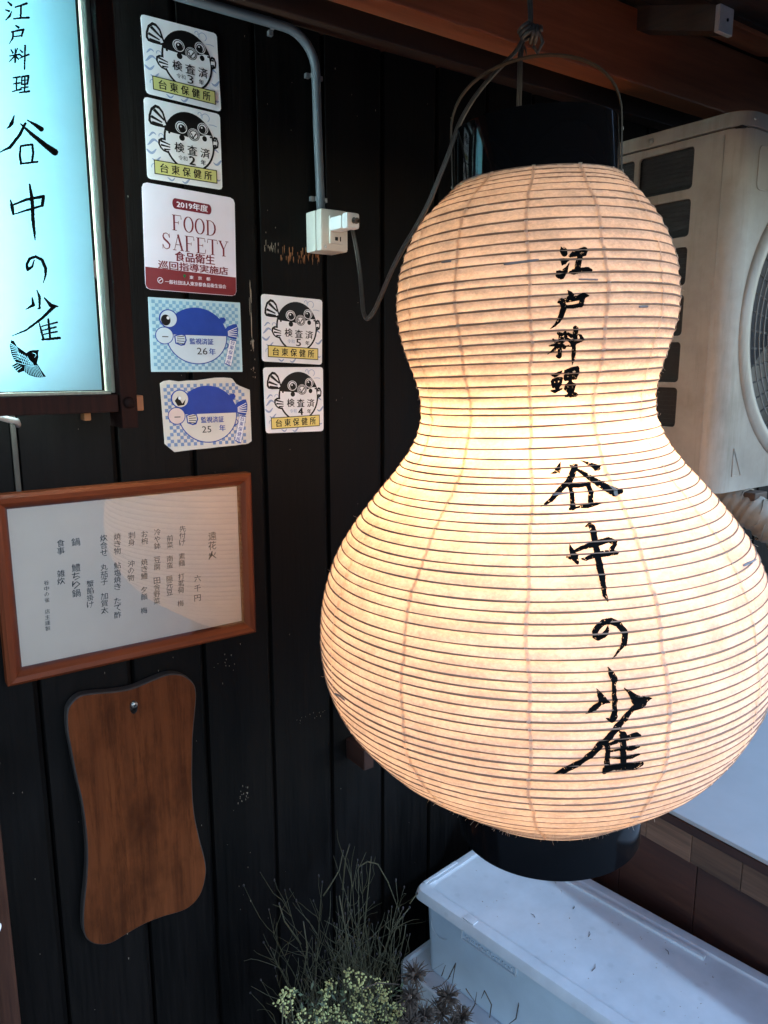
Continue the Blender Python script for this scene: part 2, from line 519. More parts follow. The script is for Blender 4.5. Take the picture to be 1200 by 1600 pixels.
def ink_cells(strokes, cell, put_many, seed=1, rough=0.9, dry=0.0, poly=(), cuts=()):
    """union of brush strokes [(x,y,width)...] sampled on a fine grid -> a mesh of small cells on the surface"""
    pts = np.array([p for s in strokes for p in s], float)
    x0, y0 = pts[:, 0].min() - pts[:, 2].max(), pts[:, 1].min() - pts[:, 2].max()
    x1, y1 = pts[:, 0].max() + pts[:, 2].max(), pts[:, 1].max() + pts[:, 2].max()
    nx, ny = int((x1 - x0) / cell) + 1, int((y1 - y0) / cell) + 1
    gx = x0 + (np.arange(nx) + .5) * cell; gy = y0 + (np.arange(ny) + .5) * cell
    X, Y = np.meshgrid(gx, gy)
    D = np.full(X.shape, 1e9)
    for s in strokes:
        s = [tuple(p) for p in s]
        if len(s) == 1: s = s + s
        for (ax, ay, aw), (bx, by, bw) in zip(s[:-1], s[1:]):
            dx, dy = bx - ax, by - ay
            L2 = dx * dx + dy * dy + 1e-9
            t = np.clip(((X - ax) * dx + (Y - ay) * dy) / L2, 0, 1)
            D = np.minimum(D, np.hypot(X - ax - t * dx, Y - ay - t * dy) - (aw + t * (bw - aw)) / 2)
    def dist(sts):
        E = np.full(X.shape, 1e9)
        for s in sts:
            for (ax, ay, aw), (bx, by, bw) in zip(s[:-1], s[1:]):
                dx, dy = bx - ax, by - ay
                t = np.clip(((X - ax) * dx + (Y - ay) * dy) / (dx * dx + dy * dy + 1e-9), 0, 1)
                E = np.minimum(E, np.hypot(X - ax - t * dx, Y - ay - t * dy) - (aw + t * (bw - aw)) / 2)
        return E
    for pg in poly:
        ins_ = np.zeros(X.shape, bool)
        for (ax, ay), (bx, by) in zip(pg, pg[1:] + pg[:1]):
            cr = ((ay > Y) != (by > Y)) & (X < (bx - ax) * (Y - ay) / (by - ay + 1e-12) + ax)
            ins_ ^= cr
        D = np.where(ins_, -3.0, D)
    if cuts:
        D = np.maximum(D, -dist(cuts))
    rs = np.random.RandomState(seed)
    def smooth_noise(k):
        g = rs.rand(ny // k + 3, nx // k + 3)
        yy = np.arange(ny) / k; xx = np.arange(nx) / k
        iy, ix = yy.astype(int), xx.astype(int)
        fy, fx = (yy - iy)[:, None], (xx - ix)[None, :]
        a = g[iy][:, ix]; b = g[iy][:, ix + 1]; c = g[iy + 1][:, ix]; d = g[iy + 1][:, ix + 1]
        return (a * (1 - fx) + b * fx) * (1 - fy) + (c * (1 - fx) + d * fx) * fy - .5
    D = D + (smooth_noise(3) * 1.2 + smooth_noise(7)) * rough
    ins = D < 0
    if dry:
        hole = (smooth_noise(2) + smooth_noise(5) > .62 - dry) & (D > -3 * rough - 2)
        ins &= ~hole
    jj, ii = np.nonzero(ins)
    idx = -np.ones((ny + 1, nx + 1), int)
    used = np.zeros((ny + 1, nx + 1), bool)
    for a in (0, 1):
        for b in (0, 1):
            used[jj + a, ii + b] = True
    vy, vx = np.nonzero(used)
    idx[vy, vx] = np.arange(len(vy))
    P = put_many(x0 + vx * cell, y0 + vy * cell)
    Q = np.stack([idx[jj, ii], idx[jj, ii + 1], idx[jj + 1, ii + 1], idx[jj + 1, ii]], 1)
    mb = MB()
    mb.v = [tuple(p) for p in P]
    mb.f = [tuple(q) for q in Q.tolist()]
    return mb

# ------------------------------------------------------------------ ground, wall, roof
g = MB(); n_ = 12
for i in range(n_):
    for j in range(n_):
        s = 20.0
        g.quad((-120 + i * s, -120 + j * s, -EYE), (-100 + i * s, -120 + j * s, -EYE), (-100 + i * s, -100 + j * s, -EYE), (-120 + i * s, -100 + j * s, -EYE))
single('ground', g, M['asphalt'], None, None, (0, 0, -EYE), kind='structure')

WALL = 1.0
wall = thing('board_wall', 'tall black wall of upright charred boards behind the stickers and the glowing lantern', 'wall', (0.6, WALL, -EYE))
seams = [0.0715 - .105 * k for k in range(9, 0, -1)] + [.0715, .1765, .2950, .3985, .5050, .6115, .7140, .8190] + [.8190 + .105 * k for k in range(1, 14)]
boards = []
for k in range(len(seams) - 1):
    a, b = seams[k], seams[k + 1]
    gp = rnd.uniform(.0008, .0016); ch = .0045; hook = rnd.uniform(.004, .006)
    prof = [(a + gp, WALL + .022), (a + gp, WALL + hook), (a + gp + .0015, WALL), (b - gp - ch * 1.4, WALL), (b - gp, WALL + ch), (b - gp, WALL + .022)]
    mb = MB().prism(prof, -EYE, .60, lambda x, y, z: (x, y, z))
    boards.append((a, b, part('board', mb, M['board'], wall)))
mb = MB().box(-.95, 2.25, WALL + .023, WALL + .05, -EYE, .60)
part('backing', mb, M['darkhole'], wall)  # unseen dark sheet added behind the boards to block light
def board_at(x):
    for a, b, o in boards:
        if a <= x < b: return o
def chips(name, cells, m, x):
    """little flakes where the black coat is gone: slivers standing a fraction of a millimetre proud"""
    mb = MB()
    for (cx, cz, wx, hz) in cells:
        y = WALL - .0006
        k = rnd.uniform(-.25, .25) * wx
        mb.add([(cx - wx / 2, y, cz + hz * rnd.uniform(.3, .5)), (cx + k, y - .0003, cz + hz / 2), (cx + wx / 2, y, cz + hz * rnd.uniform(.2, .5)),
                (cx + wx / 2 * rnd.uniform(.3, 1), y, cz - hz * rnd.uniform(.1, .4)), (cx - k, y - .0003, cz - hz / 2), (cx - wx / 2 * rnd.uniform(.3, 1), y, cz - hz * rnd.uniform(.1, .4))],
               [(0, 1, 2, 3, 4, 5)])
    o = board_at(x)
    p = link(name, mesh_of(name, mb, m, BASE[wall.name]), o, BASE[wall.name])
    p['kind'] = 'stuff'
    return p
cells = []
for k in range(100):
    x = rnd.uniform(.535, .600); dens = (x - .525) / .08
    if rnd.random() < dens:
        z = .152 + rnd.uniform(-.008, .006) - (.004 if rnd.random() < .3 else 0)
        cells.append((x, z, rnd.uniform(.0006, .002), rnd.uniform(.004, .014)))
chips('scrape', cells, M['bare'], .56)
cells = [(rnd.uniform(.505, .535), .158 + rnd.uniform(-.005, .005), rnd.uniform(.0004, .001), rnd.uniform(.004, .009)) for k in range(16)]
chips('scrape', cells, M['chip'], .52)
cells = [(rnd.uniform(.486, .492), rnd.uniform(.02, .15), rnd.uniform(.0006, .0018), rnd.uniform(.012, .045)) for k in range(8)]
cells += [(rnd.uniform(.486, .4925), rnd.uniform(-.03, .03), rnd.uniform(.0008, .0015), rnd.uniform(.001, .003)) for k in range(16)]
chips('scrape', cells, M['chip'], .49)
for bx in (.12, .24, .34, .45, .56, .66, .76, .87):
    a = [q for q in boards if q[0] <= bx < q[1]][0]
    cs = []
    for k in range(18):
        s = rnd.uniform(.0004, .0011)
        cs.append((rnd.uniform(a[0] + .01, a[1] - .012), rnd.uniform(-1.05, .42), s, s * rnd.uniform(1, 4)))
    if a[0] > .39 and a[0] < .5:
        for k in range(20):
            cs.append((rnd.uniform(.44, .458), rnd.uniform(-.665, -.635), .0009, rnd.uniform(.001, .004)))
            if k < 12:
                cs.append((rnd.gauss(.43, .015), rnd.gauss(-.43, .018), .0009, rnd.uniform(.001, .003)))
    if .6 < bx < .7:
        for k in range(14):
            cs.append((rnd.uniform(.545, .60), rnd.uniform(-.562, -.55), .0006, rnd.uniform(.001, .003)))
    chips('fleck', cs, M['chip'], bx)

# pale split batten beside the menu frame, door post at far left
mb = MB().box(.1705, .1765, WALL - .004, WALL - .0004, -EYE + 1.29, .42, .0012)
single('joint_strip', mb, M['joint'], 'thin pale wooden joint strip on the black boards left of the menu frame', 'strip', (.1735, WALL, -EYE))
post = thing('door_post', 'reddish brown door post with a worn edge at the bottom left corner', 'post', (.07, .96, -EYE))
part('shaft', MB().box(.02, .112, .955, WALL - .001, -EYE, -.46, .004), M['post'], post)
part('stop_strip', MB().box(.03, .088, .938, .9545, -EYE, -.46, .003), M['post'], post)
mb = MB().box(.055, .0965, .92, .937, -.665, -.632, .004)
mb.tube([(.075, .918, -.64), (.08, .912, -.648), (.0945, .912, -.655)], .005, 8)
single('latch', mb, M['whiteplastic'], 'small white latch on the door post at the left edge', 'latch', (.075, .94, -.665))

roof = thing('eave_roof', 'dark wooden roof overhang with reddish brown beam and rafter above the lantern', 'roof', (.8, .9, .44))
def deckz(y): return .577 + .32 * (y - .93)
part('beam', MB().box(-.9, 2.2, .857, .900, .441, .549, .003), M['beam'], roof)
part('wall_plate', MB().box(-.9, 2.2, .972, 1.02, .447, .575, .002), M['beamdark'], roof)
for k in range(9):
    y0 = 1.04 - k * .105; y1 = y0 - .102
    z0, z1 = deckz(y0), deckz(y1)
    vs = [(-.9, y0, z0), (2.2, y0, z0), (2.2, y1, z1), (-.9, y1, z1)]
    vs += [(x, y, z + .018) for x, y, z in vs]
    part('roof_board', MB().add(vs, [(0, 1, 2, 3), (7, 6, 5, 4), (0, 4, 5, 1), (1, 5, 6, 2), (2, 6, 7, 3), (3, 7, 4, 0)]), M['deck'], roof)
def rafter(x0, x1, ya, yb, h):
    vs = []
    for y in (ya, yb):
        for x in (x0, x1):
            for dz in (-h, -.001):
                vs.append((x, y, deckz(y) + dz))
    return MB().add(vs, [(0, 1, 3, 2), (4, 6, 7, 5), (0, 4, 5, 1), (2, 3, 7, 6), (0, 2, 6, 4), (1, 5, 7, 3)])
for x in (-.45, -.05, 1.105, 1.5, 1.9):
    r_o = part('rafter', rafter(x, x + .034, .72 if x > 0 else .3, .968, .036), M['rafter'], roof)
    if x == 1.105:
        zz = deckz(.718)
        mb = MB().box(x - .001, x + .0345, .712, .7195, zz - .038, zz - .002, .001)
        mb2 = MB().lathe([(.0, 0), (.0022, 0), (.0026, .001), (.0, .001)], 10, Matrix.Translation((x + .018, .7115, zz - .02)) @ Matrix.Rotation(math.pi / 2, 4, 'X'))
        part('rafter_end', mb, M['white_end'], roof)
        part('nail', mb2, M['darkhole'], roof)
# lantern light on the roof boards, put in as a brighter red-brown patch
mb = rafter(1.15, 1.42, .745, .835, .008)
part('lit_soffit_patch', mb, M['beam'], roof)

# ------------------------------------------------------------------ conduit and outlet box
con = thing('conduit', 'thin grey conduit pipe bending down the black boards to the outlet box', 'pipe', (.597, .99, .206))
Yc = .989
pts = [(.30, Yc, .4385), (.40, Yc, .4385), (.50, Yc, .438), (.545, Yc, .4375)]
for k in range(1, 9):
    t = math.pi / 2 * k / 8
    pts.append((.545 + .048 * math.sin(t), Yc, .3895 + .048 * math.cos(t)))
pts += [(.594, Yc, .33), (.5965, Yc, .25), (.598, Yc, .204)]
part('pipe', MB().tube(pts, .0062, 12), M['pvc'], con, True)
for (px, pz, vert) in ((.528, .4378, False), (.5935, .387, True), (.598, .228, True)):
    mb = MB()
    arc = []
    for k in range(9):
        t = math.pi * k / 8
        arc.append((math.cos(t) * .0072, math.sin(t) * .0078))
    for (q0, q1) in ((0, 1),):
        vs = []
        for a, b in arc:
            for wd in (-.003, .003):
                vs.append((px + (a if vert else wd), Yc + .0035 - b, pz + (wd if vert else a)))
        fs = [(2 * i, 2 * i + 1, 2 * i + 3, 2 * i + 2) for i in range(8)]
        mb.add(vs, fs)
    for sgn in (-1, 1):
        if vert: mb.box(px + sgn * .0072 - (.006 if sgn < 0 else 0), px + sgn * .0072 + (.006 if sgn > 0 else 0), .9935, .9995, pz - .003, pz + .003)
        else: mb.box(px - .003, px + .003, .9935, .9995, pz + sgn * .0072 - (.006 if sgn < 0 else 0), pz + sgn * .0072 + (.006 if sgn > 0 else 0))
    part('clamp', mb, M['clamp'], con)

box = thing('outlet_box', 'ivory surface mounted outlet box with a plug in it on black boards', 'outlet', (.6, 1.0, .158))
part('case', MB().box(.5785, .6225, .9735, .9996, .154, .209, .003), M['ivory'], box, 'auto')
part('cover', MB().box(.578, .623, .957, .9725, .1535, .2095, .0045), M['ivory'], box, 'auto')
part('socket_plate', MB().box(.5905, .614, .9535, .9575, .163, .2005, .002), M['ivory'], box, 'auto')
part('slot', MB().box(.5985, .6035, .953, .9545, .1675, .1725, .0008), M['darkhole'], box)
part('slot', MB().box(.6065, .608, .953, .9545, .167, .173), M['darkhole'], box)
for x, z in ((.5805, .1585), (.6205, .2045)):
    part('cover_screw', MB().lathe([(0, 0), (.0018, 0), (.0022, .0012), (.0, .0012)], 10, Matrix.Translation((x + .0035, .9562, z)) @ Matrix.Rotation(math.pi / 2, 4, 'X')), M['screw'], box)

# ------------------------------------------------------------------ illuminated shop sign
sign = thing('illuminated_sign', 'glowing pale blue shop sign with brush lettering and a bird in a dark wooden frame', 'sign', (.18, .93, -.08))
PX0, PX1, PZ0, PZ1, PY = .070, .2605, -.031, .60, .930
part('panel', MB().box(PX0, PX1, PY, PY + .003, PZ0, PZ1), M['acrylic'], sign)
def frame_bar(x0, x1, y0, y1, z0, z1, m, nm='frame_bar', bev=.0015):
    return part(nm, MB().box(x0, x1, y0, y1, z0, z1, bev), M[m], sign)
frame_bar(.0, .2695, .900, .948, -.0555, -.0355, 'signwood')          # bottom rail
frame_bar(.2715, .2905, .897, .945, -.0745, .62, 'signwood', 'upright')
frame_bar(.2660, .2708, .912, .940, -.034, .62, 'litwood', 'inner_strip')
frame_bar(.0, .2655, .912, .940, -.0352, -.0325, 'litwood', 'inner_strip', .0005)
frame_bar(.040, .062, .897, .945, -.0745, .62, 'signwood', 'upright')
frame_bar(.2908, .3020, .910, .926, -.0555, -.0375, 'tenon', 'tenon')
frame_bar(.236, .244, .922, .938, -.0655, -.0560, 'bare', 'block')
mb = MB().lathe([(.0, .006), (.004, .0055), (.0062, .0035), (.0068, 0), (.0068, -.004)], 16, Matrix.Translation((.2805, .8965, -.045)) @ Matrix.Rotation(math.pi / 2, 4, 'X'))
part('peg', mb, M['signwood'], sign, True)
for z in (.1, .45):
    frame_bar(.2735, .2885, .9455, .9985, z, z + .02, 'signwood', 'bracket')
    frame_bar(.0435, .0585, .9455, .9985, z, z + .02, 'signwood', 'bracket')
part('reflector', MB().box(.066, .258, .9955, .9985, -.03, .61), M['reflector'], sign)
mb = MB()
for x in (.150,):
    mb2 = MB().lathe([(0, -.02), (.008, -.02), (.008, .60), (0, .60)], 14, Matrix.Translation((x, .966, 0)))
    part('lamp_tube', mb2, M['tube'], sign, True)
K = 2.4242
def S(*s): return [[(x / K, y / K, wd / K * 1.6) for x, y, wd in q] for q in s]
on_panel = lambda U, V: np.array([onY(u, v, PY - .0006) for u, v in zip(U, V)])
SIGN_CHARS = [
 S([(30, 8, 4), (42, 18, 7), (44, 21, 5)], [(21, 37, 3), (34, 42, 6)], [(22, 76, 3), (36, 62, 6), (44, 44, 3)], [(58, 27, 4), (80, 20, 5), (101, 13, 6)], [(80, 20, 5), (78, 66, 5)], [(52, 71, 4), (80, 68, 5), (108, 67, 6)]),
 S([(60, 97, 4), (70, 104, 6)], [(44, 121, 4), (66, 116, 5), (89, 112, 6), (82, 136, 5)], [(52, 139, 3), (82, 135, 4)], [(50, 119, 5), (48, 145, 5), (35, 166, 2)]),
 S([(42, 188, 3), (49, 200, 5)], [(66, 183, 3), (60, 200, 4)], [(37, 212, 3), (74, 206, 5)], [(58, 186, 4), (57, 236, 5)], [(56, 212, 5), (35, 234, 2)], [(60, 213, 4), (70, 224, 4)], [(76, 189, 3), (84, 197, 5)], [(74, 205, 3), (82, 213, 5)], [(74, 221, 3), (109, 206, 5)], [(95, 173, 5), (93, 262, 4)]),
 S([(50, 295, 4), (76, 291, 5)], [(52, 318, 3), (75, 314, 5)], [(47, 347, 3), (79, 338, 5)], [(63, 294, 4), (62, 342, 4)], [(83, 290, 4), (108, 287, 6), (104, 318, 5), (82, 320, 4), (83, 290, 4)], [(83, 305, 3), (105, 303, 3)], [(94, 289, 4), (93, 347, 4)], [(80, 333, 3), (106, 329, 4)], [(74, 351, 4), (110, 346, 6)]),
 S([(54, 438, 3), (44, 468, 10), (36, 480, 6), (26, 486, 2)], [(104, 455, 3), (135, 474, 9), (157, 489, 12)], [(96, 468, 6), (75, 510, 8), (38, 558, 8), (0, 576, 3)], [(78, 469, 3), (120, 508, 9), (170, 549, 12), (208, 577, 16)], [(78, 556, 5), (75, 590, 6), (80, 620, 6)], [(78, 553, 5), (122, 547, 6), (126, 580, 6), (121, 612, 6)], [(80, 620, 5), (142, 613, 5)]),
 S([(112, 699, 5), (121, 750, 9), (125, 830, 9), (130, 880, 7), (133, 909, 2)], [(40, 758, 3), (46, 785, 10), (50, 812, 5)], [(48, 777, 5), (100, 756, 7), (165, 744, 8), (160, 778, 8)], [(55, 811, 3), (105, 795, 6), (160, 779, 6)]),
 S([(130, 985, 3), (122, 1010, 6), (105, 1021, 8), (101, 1003, 7), (112, 980, 7), (135, 972, 7), (160, 985, 8), (173, 1018, 8), (172, 1045, 5), (164, 1071, 2)]),
 S([(140, 1100, 3), (150, 1125, 7), (150, 1168, 5), (142, 1170, 2)], [(122, 1128, 3), (126, 1155, 9), (98, 1172, 2)], [(168, 1128, 3), (192, 1156, 10), (219, 1161, 4)], [(206, 1160, 9), (160, 1205, 7), (100, 1250, 5), (47, 1272, 2)], [(148, 1222, 3), (158, 1260, 6), (165, 1286, 6)], [(160, 1286, 5), (190, 1284, 6), (226, 1280, 7)], [(183, 1210, 6), (190, 1282, 6)], [(158, 1236, 3), (216, 1221, 5)], [(160, 1252, 3), (211, 1239, 5)], [(162, 1267, 3), (216, 1256, 5)]),
]
for k, st in enumerate(SIGN_CHARS):
    part('character', ink_cells(st, .55, on_panel, 20 + k, .35), M['ink'], sign, recalc=False)
B_ = 10.909
def BS(*s): return [[(x / B_, 500 + y / B_, wd / B_) for x, y, wd in q] for q in s]
bird_outline = [(190, 340), (240, 358), (290, 450), (370, 505), (450, 562), (500, 525), (560, 512), (665, 510), (652, 560), (655, 640), (630, 735), (700, 850), (785, 965), (700, 982), (600, 972), (500, 940), (400, 872), (318, 905), (200, 780), (285, 730), (235, 680), (195, 580), (165, 440)]
pb = lambda x, y: (x / B_, 500 + y / B_)
cuts = []
for k in range(9):                                          # gaps between the upper wing's feathers
    t = (k + .5) / 9
    cuts += BS([(285 + 70 * t, 455 + 190 * t, 8), (165 + 75 * t, 370 + 330 * t, 9)])
for k in range(11):                                         # gaps between the lower wing's feathers
    t = (k + .5) / 11
    cuts += BS([(420 + 220 * t, 790 - 20 * t, 8), (405 + 350 * t, 880 + 100 * t + 20 * math.sin(3 * t), 9)])
for k in range(5):                                          # scaled back
    cuts += BS([(300 + 40 * k, 545 + 18 * k, 8), (350 + 42 * k, 640 + 22 * k, 8), (390 + 36 * k, 745 + 10 * k, 8)])
for k in range(4):
    cuts += BS([(305 - 4 * k, 560 + 55 * k, 8), (420 + 10 * k, 620 + 50 * k, 8), (560 + 8 * k, 740 + 18 * k, 8)])
for k in range(3):                                          # tail
    cuts += BS([(310 + 30 * k, 760 + 22 * k, 8), (225 + 32 * k, 800 + 30 * k, 9)])
cuts += BS([(555, 560, 5), (600, 575, 9), (615, 600, 7), (590, 640, 4)])
bird = BS([(pb(640, 520)[0] * B_, (pb(640, 520)[1] - 500) * B_, 12), (664, 511, 4)])
part('bird_emblem', ink_cells(bird + BS([(165, 340, 2), (166, 341, 2)], [(785, 982, 2), (786, 983, 2)]), .36, on_panel, 60, .05, 0.0, [[pb(x, y) for x, y in bird_outline]], cuts), M['ink'], sign, recalc=False)
mb = MB().tube([onY(-30, 640, .965), onY(0, 652, .965), onY(14, 656, .966), onY(26, 658, .972), onY(28, 664, .985)], .0036, 8)
single('white_cable', mb, M['cable'], 'short white cable end below the bottom rail of the glowing sign', 'cable', tuple(onY(14, 656, .966)), True)

# ------------------------------------------------------------------ framed menu
menu = thing('framed_menu', 'reddish brown picture frame holding a printed menu in upright columns behind glass', 'menu', (.31, WALL, -.392))
FX0, FX1, FZ0, FZ1 = .1385, .472, -.388, -.152
bw, ft = .0185, .022
def rail(pts, m):
    """mitred rail: outer edge a-b, inner edge c-d"""
    (a, b, c, d) = pts
    ys = (WALL - .0008, WALL - ft + .004, WALL - ft, WALL - ft + .010)
    vs = [(a[0], ys[0], a[1]), (b[0], ys[0], b[1]), (b[0], ys[1], b[1]), (a[0], ys[1], a[1])]
    mid = lambda p, q, t: (p[0] * (1 - t) + q[0] * t, p[1] * (1 - t) + q[1] * t)
    a2, b2, a3, b3 = mid(a, d, .22), mid(b, c, .22), mid(a, d, .55), mid(b, c, .55)
    vs += [(b2[0], ys[2], b2[1]), (a2[0], ys[2], a2[1]), (b3[0], ys[2] + .001, b3[1]), (a3[0], ys[2] + .001, a3[1])]
    vs += [(c[0], ys[3], c[1]), (d[0], ys[3], d[1]), (c[0], ys[0], c[1]), (d[0], ys[0], d[1])]
    fs = [(0, 1, 2, 3), (3, 2, 4, 5), (5, 4, 6, 7), (7, 6, 8, 9), (9, 8, 10, 11), (11, 10, 1, 0), (0, 3, 5, 7, 9, 11), (1, 10, 8, 6, 4, 2)]
    part('frame_rail', MB().add(vs, fs), M[m], menu)
o4 = [(FX0, FZ1), (FX1, FZ1), (FX1, FZ0), (FX0, FZ0)]
i4 = [(FX0 + bw, FZ1 - bw), (FX1 - bw, FZ1 - bw), (FX1 - bw, FZ0 + bw), (FX0 + bw, FZ0 + bw)]
for k in range(4):
    q = (k + 1) % 4
    rail((o4[k], o4[q], i4[q], i4[k]), 'frame' if k % 2 == 0 else 'frame_v')
part('paper', MB().box(FX0 + bw - .004, FX1 - bw + .004, WALL - .0095, WALL - .0075, FZ0 + bw - .004, FZ1 - bw + .004), M['paper'], menu)
part('glass', MB().box(FX0 + bw - .003, FX1 - bw + .003, WALL - .0150, WALL - .0132, FZ0 + bw - .003, FZ1 - bw + .003), M['pane'], menu)
PYm = WALL - .0099
q = 2.857
cols = [('遠花火', 948, 316, 948, 440, 1), ('六千円', 882, 505, 882, 632, .8), ('先付け　素麺　打茗荷　梅', 816, 290, 806, 650, 1), ('前菜　南蛮　隠元豆', 759, 332, 757, 600, 1),
        ('冷や鉢　豆腐　田舎野菜', 703, 304, 700, 640, 1), ('お椀　　焼き鱧　夕顔　梅', 646, 313, 643, 682, 1), ('刺身　　沖の物', 588, 318, 584, 536, 1),
        ('焼き物　鮎塩焼き　たて酢', 524, 324, 525, 702, 1), ('炊合せ　丸茄子　加賀太', 463, 330, 467, 682, 1), ('蟹餡掛け', 403, 534, 403, 656, 1),
        ('鍋　　鱧ちり鍋', 338, 345, 341, 608, 1), ('食事　　雑炊', 271, 352, 273, 552, 1), ('谷中の雀　店主謹製', 207, 533, 214, 760, .85)]
for s_, x0, y0, x1, y1, sc in cols:
    top, bot = onY(x0 / q, 720 + y0 / q, PYm), onY(x1 / q, 720 + y1 / q, PYm)
    n = len(s_); L = np.linalg.norm(bot - top); pitch = L / (n - .1)
    mb = MB()
    for k, ch in enumerate(s_):
        if ch == '　': continue
        c = top + (bot - top) * ((k + .45) / (n - .1))
        hs = min(pitch, .0128) * .46 * (sc if n > 3 else sc)
        text_in(mb, ch, c[0] - hs, 0 + -c[2] - hs, c[0] + hs, -c[2] + hs, lambda a, b, e=0: (a, PYm - e * 5e-5, -b), .005, res=1)
    part('menu_line', mb, M['print'], menu, recalc=False)

# ------------------------------------------------------------------ wooden plaque
pl = thing('wooden_plaque', 'blank brown wooden plaque with wavy rounded outline hung below the menu', 'plaque', (.29, WALL, -.8))
OUT = [(105, 1112), (112, 1098), (126, 1087), (150, 1083), (175, 1081), (205, 1076), (235, 1064), (258, 1055), (275, 1053), (292, 1058), (304, 1070), (307, 1088), (305, 1115), (302, 1150), (301, 1190), (301, 1230), (304, 1270), (312, 1310), (321, 1345), (322, 1368), (315, 1395), (302, 1413), (285, 1424), (255, 1433), (225, 1445), (195, 1462), (172, 1475), (150, 1476), (136, 1468), (130, 1452), (130, 1420), (134, 1380), (136, 1340), (134, 1300), (128, 1255), (119, 1215), (110, 1170), (105, 1140)]
PF = WALL - .020
oc = [onY(u, v, PF) for u, v in OUT]
oc = [(p[0], p[2]) for p in oc]
def cr_closed(P, n=5):
    out = []; m = len(P)
    for i in range(m):
        p0, p1, p2, p3 = (np.array(P[(i + d) % m]) for d in (-1, 0, 1, 2))
        for k in range(n):
            t = k / n
            out.append(tuple(.5 * (2 * p1 + (p2 - p0) * t + (2 * p0 - 5 * p1 + 4 * p2 - p3) * t * t + (3 * p1 - p0 - 3 * p2 + p3) * t ** 3)))
    return out
oc = cr_closed(oc, 4)
def inset(P, d):
    c = np.mean(np.array(P), 0); out = []
    for i in range(len(P)):
        a, b = np.array(P[i - 1]), np.array(P[(i + 1) % len(P)])
        t = (b - a) / (np.linalg.norm(b - a) + 1e-9); nrm = np.array([t[1], -t[0]])
        if nrm @ (c - np.array(P[i])) < 0: nrm = -nrm
        out.append(tuple(np.array(P[i]) + nrm * d))
    return out
# the hole for the screw: ring of the face round it
hx, _, hz = onY(209, 1105, PF)
ic = inset(oc, .0016)
bm = bmesh.new()
outer = [bm.verts.new((x, PF, z)) for x, z in ic]
hole = [bm.verts.new((hx + .0068 * math.cos(t) * .8, PF, hz + .0095 * math.sin(t))) for t in np.linspace(0, 2 * math.pi, 17)[:-1]]
es = [bm.edges.new((outer[i], outer[(i + 1) % len(outer)])) for i in range(len(outer))] + [bm.edges.new((hole[i], hole[(i + 1) % 16])) for i in range(16)]
bmesh.ops.triangle_fill(bm, use_beauty=True, edges=es)
bm.verts.index_update()
mb = MB().add([tuple(v.co) for v in bm.verts], [tuple(v.index for v in f.verts) for f in bm.faces])
bm.free()
part('face', mb, M['plaque'], pl)
n = len(oc)
vs = [(x, PF, z) for x, z in ic] + [(x, PF + .0016, z) for x, z in oc] + [(x, PF + .014, z) for x, z in oc]
fs = [(a * n + i, a * n + (i + 1) % n, (a + 1) * n + (i + 1) % n, (a + 1) * n + i) for a in (0, 1) for i in range(n)] + [tuple(2 * n + i for i in range(n))]
mb = MB().add(vs, fs)
hv = [(hx + .0068 * math.cos(t) * .8, y, hz + .0095 * math.sin(t)) for y in (PF, PF + .012) for t in np.linspace(0, 2 * math.pi, 17)[:-1]]
mb.add(hv, [(i, (i + 1) % 16, 16 + (i + 1) % 16, 16 + i) for i in range(16)] + [tuple(range(16, 32))])
part('edge', mb, M['plaque_edge'], pl)
mb = MB().lathe([(0, .0022), (.0028, .0020), (.0044, .0008), (.0044, -.02), (0, -.02)], 18, Matrix.Translation((hx + .0008, PF - .001, hz + .0035)) @ Matrix.Rotation(math.pi / 2, 4, 'X'))
sc_o = part('screw', mb, M['screw'], pl, True)
mb = MB()
for r in (0, 1):
    mtx = Matrix.Translation((hx + .0008, PF - .0034, hz + .0035)) @ Matrix.Rotation(.5 + r * math.pi / 2, 4, 'Y')
    mb.box(-.0024, .0024, -.0003, .0002, -.0004, .0004, 0, mtx)
x_ = link('screw_slot', mesh_of('screw_slot', mb, M['darkhole'], BASE[pl.name]), sc_o, BASE[pl.name])

# bracket seen behind the lantern
mb = MB().box(.637, .656, .945, WALL - .001, -.648, -.613, .002)
single('wooden_bracket', mb, M['bench'], 'short dark wooden bracket on the black wall behind the lower left of the lantern', 'bracket', (.655, .99, -.656))
